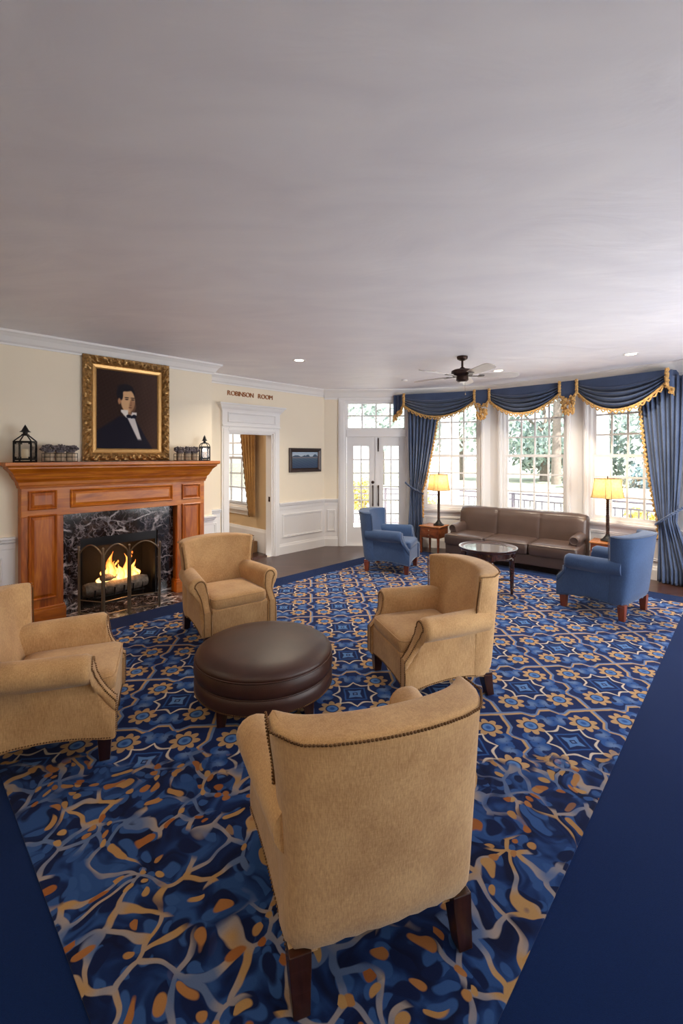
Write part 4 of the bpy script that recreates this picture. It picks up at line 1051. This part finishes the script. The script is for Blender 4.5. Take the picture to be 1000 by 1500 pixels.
# ------------------------------------------------------------------ side tables and lamps
def side_table(label, x, y, ang):
    o = thing('side_table', label, 'side table', (x, y, .001), ang, 'side tables at the sofa ends')
    s_ = .185
    b = MB(); b.box(-s_, s_, -s_, s_, .445, .465, bev=.005); b.build('table_top', M['honey'], o)
    b = MB(); b.box(-s_ + .015, s_ - .015, -s_ + .015, s_ - .015, .27, .445); b.build('cabinet', M['cherry'], o)
    for z in (.282, .362):
        b = MB(); b.box(-s_ + .045, s_ - .045, s_ - .016, s_ - .006, z, z + .072, bev=.003); d = b.build('drawer', M['cherry'], o)
        b = MB(); b.ball((0, s_ + .004, z + .036), .011, 2); b.build('knob', M['brass'], d, smooth=True)
    for sx in (-1, 1):
        for sy in (-1, 1):
            b = MB(); x_, y_ = sx * (s_ - .03), sy * (s_ - .03); b.loft([[(x_ - h_, y_ - h_, z), (x_ + h_, y_ - h_, z), (x_ + h_, y_ + h_, z), (x_ - h_, y_ + h_, z)] for z, h_ in ((.30, .018), (.0, .011))]); b.build('leg', M['cherry'], o)
    return o
side_table('small two drawer side table left of sofa near the doors', 1.55, 7.44, sa_)
side_table('side table between the sofa and blue armchair at right', 3.60, 6.02, sa_)
def table_lamp(label, x, y, sh):
    o = thing('table_lamp', label, 'table lamp', (x, y, .467), .3, 'table lamps flanking the sofa')
    b = MB(); b.lathe([(.085, 0), (.088, .012), (.078, .022), (.06, .03), (.045, .05), (.03, .07), (.024, .085), (.001, .09)], 28); b.build('lamp_base', M['black'], o, smooth=50)
    b = MB(); z = .08; pr = []
    while z < .56: pr += [(.018, z), (.026, z + .012), (.018, z + .024)]; z += .026
    pr += [(.012, .59), (.009, .66)]; b.lathe(pr, 16); b.build('turned_stem', M['bronze'], o, smooth=60)
    b = MB(); ht, hb = sh * .80, sh; z0, z1 = .585, .845
    def ring(h_, z):
        r = h_ * .32; out = []
        for cx_, cy_, a0 in ((h_ - r, h_ - r, 0), (-h_ + r, h_ - r, PI / 2), (-h_ + r, -h_ + r, PI), (h_ - r, -h_ + r, 1.5 * PI)):
            for i in range(4): a = a0 + i * PI / 6; out.append((cx_ + r * math.cos(a), cy_ + r * math.sin(a), z))
        return out
    b.loft([ring(lerp(hb, ht, t) - .006 * math.sin(PI * t), lerp(z0, z1, t)) for t in (0, .25, .5, .75, 1)], caps=False); sd = b.build('lamp_shade', M['shade'], o, smooth=40)
    b = MB(); b.tube(ring(ht + .001, z1), .003, 5, closed=True); b.tube(ring(hb + .001, z0), .003, 5, closed=True)
    ra, rb = ring(hb + .001, z0), ring(ht + .001, z1)
    for i in (0, 3, 4, 7, 8, 11, 12, 15): b.tube([ra[i], rb[i]], .0022, 4)
    b.build('shade_piping', M['bronze'], sd)
    b = MB(); b.tube([(0, 0, .66), (0, 0, z1 + .02)], .003, 5); b.tube([(-ht, 0, z1 - .004), (ht, 0, z1 - .004)], .002, 4); b.lathe([(.006, z1), (.010, z1 + .01), (.006, z1 + .02), (.009, z1 + .03), (.001, z1 + .045)], 10); b.build('finial', M['bronze'], o, smooth=40)
    b = MB(); b.ball((0, 0, .71), .028, 2, (1, 1, 1.2)); b.build('light_bulb', emit('warm_bulb', (255, 214, 150), 3), o, smooth=True)
    lamp('lamp_bulb_light', 'POINT', (x, y, .467 + .76), 4.2, (1, .74, .42), .04)
table_lamp('lit table lamp on the side table left of the sofa', 1.62, 7.40, .150)
table_lamp('lit table lamp on the side table right of the sofa', 3.615, 6.03, .158)

# ------------------------------------------------------------------ curtains and valance
def rope_fringe(b, pts, amp=.045, wl=.06, r=.008, cord=.012, out=Vector((0, 0, 0)), down=Vector((0, 0, -1))):
    P = [Vector(p) for p in pts]; b.tube(P, cord, 6)
    d = 0; z = []; 
    for p, q in zip(P, P[1:]):
        L = (q - p).length; n_ = max(1, int(L / (wl / 6)))
        for i in range(n_):
            t = i / n_; dd = d + L * t; s_ = (1 - math.cos(dd / wl * 2 * PI)) / 2
            z.append(p.lerp(q, t) + down * (.008 + amp * s_) + out * (1 + .3 * math.sin(dd * 170)))
        d += L
    if len(z) > 1: b.tube(z, r, 5)
Vp = [Vector(p) for p in ((1.10, 7.80), (2.21, 7.37), (2.43, 7.24), (3.22, 6.54), (3.40, 6.36), (4.07, 5.56))]
TOP = 2.70
val = thing('valance', 'blue swagged valance with gold fringe across the whole bay window', 'valance', (2.6, 6.9, 0), 0)
loc0 = Vector((2.6, 6.9, 0))
def onb(P, Q, s_, out, z):
    d = (Q - P).normalized(); n_ = Vector((d.y, -d.x)); p = P + (Q - P) * s_ + n_ * out; return Vector((p.x, p.y, z)) - loc0
b = MB(); path = [Vp[0] + Vector((-.15, .14))] + Vp + [Vector((4.36, 5.62))]
path = [(p - loc0.xy) for p in path]
b.sweep([Vector((p.x, p.y)) for p in path], [(0, TOP - .17), (.02, TOP - .17), (.02, TOP), (0, TOP)], -1)
b.box(-3, -3 + 1e-4, 0, 1e-4, TOP, TOP + 1e-4) if False else None
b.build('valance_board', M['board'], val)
def swag(P, Q, drop, sl, sr):
    def f(u, v):
        s_ = 2 * u - 1; side = sl if s_ < 0 else sr
        D = side + (drop - side) * (1 - abs(s_) ** 2.1); k = v
        fold = max(0, (k - .26) / .74)
        o_ = .035 + .05 * math.sin(PI * min(1, k)) * (1 - s_ * s_) + (.050 * math.sin(fold * 2 * PI * 4.4 - 1.2)) * min(1, fold * 6) * (1 - .45 * s_ * s_) + .02 * (1 - s_ * s_) * k
        zz = TOP - .004 - D * (k ** .92 if True else k); return onb(P, Q, u, o_, zz)
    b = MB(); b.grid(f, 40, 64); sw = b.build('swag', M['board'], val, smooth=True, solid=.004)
    b = MB(); rope_fringe(b, [f(i / 60, 1.0) for i in range(61)], amp=.042, wl=.08, r=.011, cord=.017, out=Vector((0, -.012, 0)))
    b.build('fringe', M['fringe'], sw, smooth=True)
    return f
swag(Vp[0], Vp[1], .41, .19, .17); swag(Vp[2], Vp[3], .42, .17, .17); swag(Vp[4], Vp[5], .46, .17, .17)
def jabot(P, Q):
    L = (Q - P).length; b = MB()
    poly = [(0, 0), (1, 0), (1, -.20), (.5, -.27), (0, -.20)]
    b.loft([[onb(P, Q, u, .06, TOP + z) for u, z in poly], [onb(P, Q, u, .085, TOP + z) for u, z in poly]])
    b.loft([[onb(P, Q, u, .03, TOP + z * .97) for u, z in poly], [onb(P, Q, u, .06, TOP + z * .97) for u, z in poly]])
    jb = b.build('tail', M['board'], val)
    b = MB(); rr = random.Random(int(P.x * 100))
    for s_ in (0, 1): b.tube([onb(P, Q, s_, .088 + .006 * math.sin(i * 2.2), TOP + .01 - i * .021) for i in range(11)], [.018 + .006 * (i % 2) for i in range(11)], 6)
    b.tube([onb(P, Q, 0, .09, TOP - .20), onb(P, Q, .5, .09, TOP - .27), onb(P, Q, 1, .09, TOP - .20)], .012, 6)
    for i in range(80):
        t = rr.random(); u = .5 + (rr.random() - .5) * .95 * (1 - .35 * t); b.ball(onb(P, Q, u, .07 + rr.random() * .05, TOP - .245 - t * .24 + abs(u - .5) * .08), rr.uniform(.014, .022), 1, (1, 1, 1.5))
    b.build('tassel_fringe', M['fringe'], jb, smooth=False)
jabot(Vp[1] + Vector((.02, -.0)), Vp[2]); jabot(Vp[3] + Vector((.02, -.01)), Vp[4])
for Pq, Qq, zend, fl_ in ((Vp[0] + Vector((-.16, .13)), Vp[0] + Vector((-.01, .0)), .40, 1), (Vp[5], Vector((4.42, 5.68)), .36, 0)):
    def f(u, v):
        D = .22 + (zend - .22) * ((1 - u) if fl_ else u); return onb(Pq, Qq, u, .02 + .02 * math.sin(u * 15), TOP - D * v)
    b = MB(); b.grid(f, 24, 12); rt = b.build('return_tail', M['board'], val, smooth=True, solid=.004)
    b = MB(); rope_fringe(b, [f(i / 24, 1) for i in range(25)], .04, .05, .012, .018); rr = random.Random(9)
    for i in range(70): u = rr.random(); b.ball(Vector(f(u, 1)) + Vector((0, -.012, rr.uniform(-.08, .01))), rr.uniform(.014, .022))
    b.build('fringe', M['fringe'], rt, smooth=False)
for Pq in (Vp[0], Vp[1], Vp[5]):
    b = MB(); c0 = onb(Vp[0], Vp[1], 0, .05, 0) if Pq is Vp[0] else (onb(Vp[4], Vp[5], 1, .06, 0) if Pq is Vp[5] else None)
    if c0 is None: b.bm.free(); continue
    b.tube([c0 + Vector((.006 * math.sin(i * 2), -.03, TOP + .01 - i * .022)) for i in range(12)], [.020 + .007 * (i % 2) for i in range(12)], 6); b.build('corner_trim', M['fringe'], val)

def curtain(label, P, Q, top_x, tie_x, tie_z, bot_x, lead, topz=2.62, pleats=11, rope=None):
    """P to Q base line; top/tie/bottom extents in metres along it; lead = which edge carries the fringe"""
    P = Vector(P); Q = Vector(Q); ang = math.atan2(Q.y - P.y, Q.x - P.x); o = thing('curtain', label, 'curtain', (P.x, P.y, .0), ang, 'blue curtains at the bay window')
    def ext(z):
        if z > tie_z:
            t = (z - tie_z) / (topz - tie_z)
            ta = t ** .75; a = lerp(tie_x[0], top_x[0], ta); c_ = lerp(tie_x[1], top_x[1], ta)
        else:
            t = (tie_z - z) / tie_z; k_ = min(1, t * 1.3); a = lerp(tie_x[0], bot_x[0], k_); c_ = lerp(tie_x[1], bot_x[1], k_)
        return a, c_
    def f(u, v):
        z = lerp(topz, .014, v); a, c_ = ext(z); x = lerp(a, c_, u)
        near = math.exp(-((z - tie_z) / .16) ** 2); amp = .036 * (1 - .45 * near)
        y = amp * math.sin(u * pleats * 2 * PI + .25 * math.sin(z * 3)) + .014 * math.sin(u * 23 + z * 2.4) - .05 * near * math.sin(PI * u)
        return (x + .35 * amp * math.cos(u * pleats * 2 * PI) * (c_ - a) , y - .0, z)
    b = MB(); b.grid(f, pleats * 14, 60); b.build('cloth', M['curtain'], o, smooth=True, solid=.004)
    u_ = 0 if lead < 0 else 1; pts = []
    b = MB()
    for i in range(150):
        v = i / 150 * .80
        x, y, z = f(u_, v); pts.append((x + lead * (.010 + .012 * math.sin(i * 1.4)), y - .01, z))
    b.tube(pts, .017, 5); b.build('fringe', M['fringe'], o, smooth=True)
    b = MB(); a, c_ = ext(tie_z); m = (a + c_) / 2; w_ = (c_ - a) / 2 + .03
    hook = (rope[0], .02, rope[1])
    far = m - w_ if rope[0] > m else m + w_
    for k_ in (0, 1):
        pts = []
        for i in range(41):
            t = i / 40; x = lerp(hook[0], far, t); z = lerp(hook[2], tie_z - .06, t ** .9); y = -.02 - .095 * math.sin(PI * min(1, t * .9 + .12))
            pts.append((x, y + .011 * math.sin(i * 1.3 + k_ * PI), z + .011 * math.cos(i * 1.3 + k_ * PI)))
        b.tube(pts, .011, 6)
    b.build('tieback', M['curtain'], o, smooth=True)
    return o
curtain('long blue curtain with gold fringe between double doors and bay window', (1.10, 7.83), (2.3, 7.50), (.06, .62), (.11, .31), 1.02, (.06, .33), 1, pleats=8, rope=(.03, 1.16))
curtain('long blue curtain with gold fringe at the right edge beside blue armchair', (3.44, 6.56), (4.17, 5.54), (.83, 1.36), (1.07, 1.27), .80, (1.05, 1.46), -1, pleats=9, rope=(1.36, 1.0))

# ------------------------------------------------------------------ ceiling fan and downlights
fx_, fy_ = 1.437, 5.28
o = thing('ceiling_fan', 'bronze ceiling fan with five pale blades before the bay window', 'ceiling fan', (fx_, fy_, H), 0)
b = MB(); b.lathe([(.06, 0), (.065, -.012), (.058, -.035), (.03, -.05), (.015, -.055)], 28); b.build('canopy', M['bronze'], o, smooth=40)
b = MB(); b.tube([(0, 0, -.05), (0, 0, -.15)], .013, 10); b.lathe([(.02, -.13), (.03, -.14), (.03, -.15), (.02, -.16)], 16); b.build('downrod', M['bronze'], o, smooth=40)
b = MB(); b.lathe([(.03, -.155), (.10, -.16), (.128, -.175), (.130, -.215), (.11, -.235), (.07, -.245)], 36); b.build('motor_housing', M['bronze'], o, smooth=40)
b = MB(); b.lathe([(.07, -.245), (.072, -.285), (.055, -.30), (.03, -.305)], 28); b.build('switch_housing', M['bronze'], o, smooth=40)
b = MB(); b.lathe([(.035, -.30), (.045, -.305), (.04, -.312), (.001, -.316)], 20); b.build('bottom_cap', M['blade'], o, smooth=40)
for a in (-5, 67, 139, 211, 283):
    Mx = Matrix.Rotation(math.radians(a), 4, 'Z'); b = MB()
    b.box(.07, .22, -.014, .014, -.243, -.235, M=Mx); b.box(.18, .25, -.035, .035, -.240, -.234, M=Mx); br = b.build('blade_arm', M['bronze'], o)
    b = MB(); pt_ = Matrix.Rotation(math.radians(a), 4, 'Z') @ Matrix.Translation((0, 0, -.233)) @ Matrix.Rotation(math.radians(-16), 4, 'X')
    t = bmesh.new(); pl_ = [(.19, -.050), (.30, -.062), (.58, -.070), (.63, -.055), (.655, -.02), (.655, .02), (.63, .055), (.58, .070), (.30, .062), (.19, .050)]
    lo_ = [t.verts.new((x, y, 0)) for x, y in pl_]; up_ = [t.verts.new((x, y, .007)) for x, y in pl_]; t.faces.new(lo_[::-1]); t.faces.new(up_)
    for i in range(10): j = (i + 1) % 10; t.faces.new((lo_[i], lo_[j], up_[j], up_[i]))
    b.add(t, pt_); b.build('blade', M['blade'], o)
b = MB(); b.tube([(.03, 0, -.30), (.035, 0, -.44)], .0015, 4); b.ball((.035, 0, -.45), .008, 1, (1, 1, 2)); b.build('pull_chain', M['brass'], o)
glow = emit('downlight_lens', (255, 240, 214), 5)
cans = [(-.525, 5.5, 'ceiling downlight nearest the doorway and landscape painting'), (2.18, 6.17, 'ceiling downlight just right of the ceiling fan'), (3.37, 5.17, 'ceiling downlight at far right above the blue armchair')]
for i, (x, y, lb) in enumerate(cans):
    o = thing('downlight', lb, 'downlight', (x, y, H), 0, 'recessed downlights in the ceiling')
    b = MB(); b.lathe([(.055, -.001), (.075, -.006), (.085, -.003), (.085, 0), (.055, 0)], 28, caps=False); b.build('trim_ring', M['white'], o, smooth=40)
    b = MB(); b.lathe([(.056, -.002), (.001, -.0025)], 24, caps=False); b.build('lens', glow, o)
CANP = 20
for x, y in [(-.525, 5.5), (2.18, 6.17), (3.37, 5.17)]:
    lamp('downlight_beam', 'AREA', (x, y, H - .012), CANP, (1, .86, .66), .11, shape='DISK', spread=2.4)
# unseen fill lamps added at the ceiling behind the camera
for u, v in ((-6.0, 2.2), (-6.0, 4.6), (-7.8, 2.2), (-7.8, 5.6), (-5.6, 6.8)):
    p = W(u, v, H - .012); lamp('rear_fill_light', 'AREA', p, CANP * .3, (1, .84, .62), .2, shape='DISK', spread=2.6)
o = thing('smoke_detector', 'small white disc on the ceiling above the double doors', 'smoke detector', (.98, 6.9, H), 0)
b = MB(); b.lathe([(.001, -.028), (.03, -.027), (.045, -.018), (.05, 0)], 20); b.build('detector_body', M['white'], o, smooth=40)

# ------------------------------------------------------------------ outdoors
b = MB(); b.box(-60, 90, 8.4, 9.0, -.4, -.35); b.bm.free()
g = flat('ground', [(-80, 16), (-80, 120), (110, 120), (110, -5), (12, -5), (9.6, 8), (6, 12), (2, 16)], -.30, M['lawn'], .1); tag(g, kind='structure')
rd = flat('road', [(-60, 21), (60, 17), (60, 24), (-60, 30)], -.28, M['road'], .02); tag(rd, kind='structure')
rd = flat('path', [(-6, 12), (10, 9.5), (10, 16), (-6, 19)], -.27, M['road'], .02); tag(rd, kind='structure')
pd = flat('porch_floor', [(-6, 8.25), (1.2, 8.25), (2.7, 7.85), (3.8, 6.8), (4.6, 5.6), (4.9, 3.5), (7.6, 3.5), (7.4, 7.0), (5.4, 9.6), (3.2, 11.6), (-6, 12.2)], -.14, M['deck'], .12); tag(pd, kind='structure')
def railing(P, Q, label, n_=None):
    P = Vector(P); Q = Vector(Q); L = (Q - P).length; o = thing('porch_railing', label, 'railing', (P.x, P.y, -.14), math.atan2(Q.y - P.y, Q.x - P.x), 'porch railings')
    b = MB(); b.box(0, L, -.03, .03, .92, .955); b.box(0, L, -.02, .02, .80, .83); b.box(0, L, -.02, .02, .08, .11); b.build('top_rail', M['rail'], o)
    for i in range(1): b = MB(); b.box(i * L - .03, i * L + .03, -.03, .03, 0, .96); b.build('railing_post', M['rail'], o)
    for i in range(1, int(L / .13)): b = MB(); x = i * .13; b.box(x - .009, x + .009, -.009, .009, .1, .81); b.build('baluster', M['rail'], o)
RP = [(-.6, 11.2), (1.1, 11.15), (2.6, 10.75), (3.75, 9.7), (4.75, 8.4), (5.6, 7.2), (6.2, 5.8)]
RL = ['porch railing seen through the double doors, left stretch', 'porch railing behind the left curtain and left bay window', 'porch railing seen through right of left bay window', 'porch railing behind middle bay window, left stretch', 'porch railing seen behind middle and right bay windows', 'porch railing seen through right bay window near the curtain']
for p, q, l in zip(RP, RP[1:], RL): railing(p, q, l)
def column(x, y, r, label):
    o = thing('porch_column', label, 'column', (x, y, -.14), 0, 'white porch columns')
    b = MB(); b.lathe([(r * 1.0, .12), (r * .98, 1.5), (r * .9, 3.3)], 28); b.build('shaft', M['white'], o, smooth=40)
    b = MB(); b.box(-r * 1.25, r * 1.25, -r * 1.25, r * 1.25, 0, .08); b.lathe([(r * 1.2, .08), (r * 1.2, .10), (r * 1.02, .13)], 28); b.build('column_base', M['white'], o)
column(2.42, 9.9, .20, 'white porch column behind the left bay window'); column(4.52, 7.75, .14, 'white porch column left of the lamp in right bay window')
column(4.72, 7.55, .12, 'white porch column directly behind right lamp in bay window') if False else None
def leaves(b, c, r, n_, size, rnd_):
    for _ in range(n_):
        d = Vector((rnd_.gauss(0, 1), rnd_.gauss(0, 1), rnd_.gauss(0, 1))).normalized() * (rnd_.random() ** .45)
        p = Vector((c[0] + d.x * r[0], c[1] + d.y * r[1], c[2] + d.z * r[2])); a = Vector((rnd_.gauss(0, 1), rnd_.gauss(0, 1), rnd_.gauss(0, 1))).normalized(); q = a.orthogonal().normalized(); w2 = a.cross(q) * size * rnd_.uniform(.3, .6); q = q * size * rnd_.uniform(.6, 1.1)
        b.face([b.bm.verts.new(p + k) for k in (-q, w2 * .9, q, -w2 * .9)])
def tree(name, x, y, h_, cr, mat, label, seed, size=.32, n_=2200, cat='tree', group='trees across the road', trunk=True, z0=-.3):
    rnd_ = random.Random(seed); o = thing(name, label, cat, (x, y, z0), 0, group)
    b = MB(); nb = 9
    for i in range(nb):
        a = rnd_.random() * 6.28; q = rnd_.random() ** .5 * cr * .62; leaves(b, (q * math.cos(a), q * math.sin(a), h_ - cr * .9 + rnd_.uniform(-.6, .55) * cr), (cr * .5, cr * .5, cr * .42), n_ // nb, size, rnd_)
    b.build('foliage', mat, o)
    if trunk:
        b = MB(); b.tube([(0, 0, 0), (.05, 0, h_ * .3), (.1, .05, h_ * .6), (0, 0, h_ * .85)], [cr * .085, cr * .07, cr * .05, cr * .02], 8)
        for i in range(4): a = i * 1.7; b.tube([(.05, 0, h_ * (.35 + .08 * i)), (cr * .4 * math.cos(a), cr * .4 * math.sin(a), h_ * (.55 + .08 * i))], [cr * .04, cr * .015], 6)
        b.build('trunk', M['trunk'], o, smooth=50)
for i, (x, y, h_, cr, mt, lb) in enumerate([
    (9.5, 36, 10, 4.6, 'leaf2', 'tall pale tree seen through the left bay window'), (15.5, 34, 7.0, 4.2, 'leaf1', 'dark green tree at left of the middle bay window'),
    (20.5, 36, 7.6, 4.8, 'leaf1', 'broad green tree at centre of the middle bay window'), (14.5, 30, 12.5, 4.0, 'leaf2', 'tall pale tree with thin crown in middle bay window'), 
    (22.5, 31, 10, 4.2, 'leaf2', 'pale tree at right of the middle bay window'), (24, 27, 6.0, 3.6, 'leaf4', 'dark tree in the right bay window beside the lamp'),
    (27, 29, 11, 4.6, 'leaf2', 'tall grey green tree at top of right bay window'), (2.6, 30, 9, 3.6, 'leaf2', 'pale tree seen through the right glazed door'), (30, 24, 6.5, 4.2, 'leaf4', 'dark tree behind the right curtain side of bay')]):
    tree('tree', x, y, h_, cr, M[mt], lb, i + 3)
tree('hedge', 14.5, 26.5, 1.6, 1.5, M['leaf1'], 'low green hedge across the road behind middle bay window', 31, .2, 1500, 'hedge', 'hedges across the road', False)
tree('hedge', 18.5, 26.0, 1.7, 1.7, M['leaf4'], 'darker hedge across the road at right of middle window', 32, .2, 1500, 'hedge', 'hedges across the road', False)
for i, (x, y, h_, cr, lb) in enumerate([(2.25, 12.6, 1.1, .62, 'yellow bush seen below the left table lamp shade'), (.55, 12.9, 1.3, .60, 'yellow bush seen low through the left glazed door'), (5.2, 9.2, 1.0, .42, 'yellow bush at lower right of middle bay window'), (5.75, 8.4, 1.0, .40, 'yellow bush behind the right table lamp')]):
    tree('garden_bush', x, y, h_, cr, M['leaf3'], lb, 50 + i, .075, 1300, 'bush', 'yellow bushes beyond the porch', False)
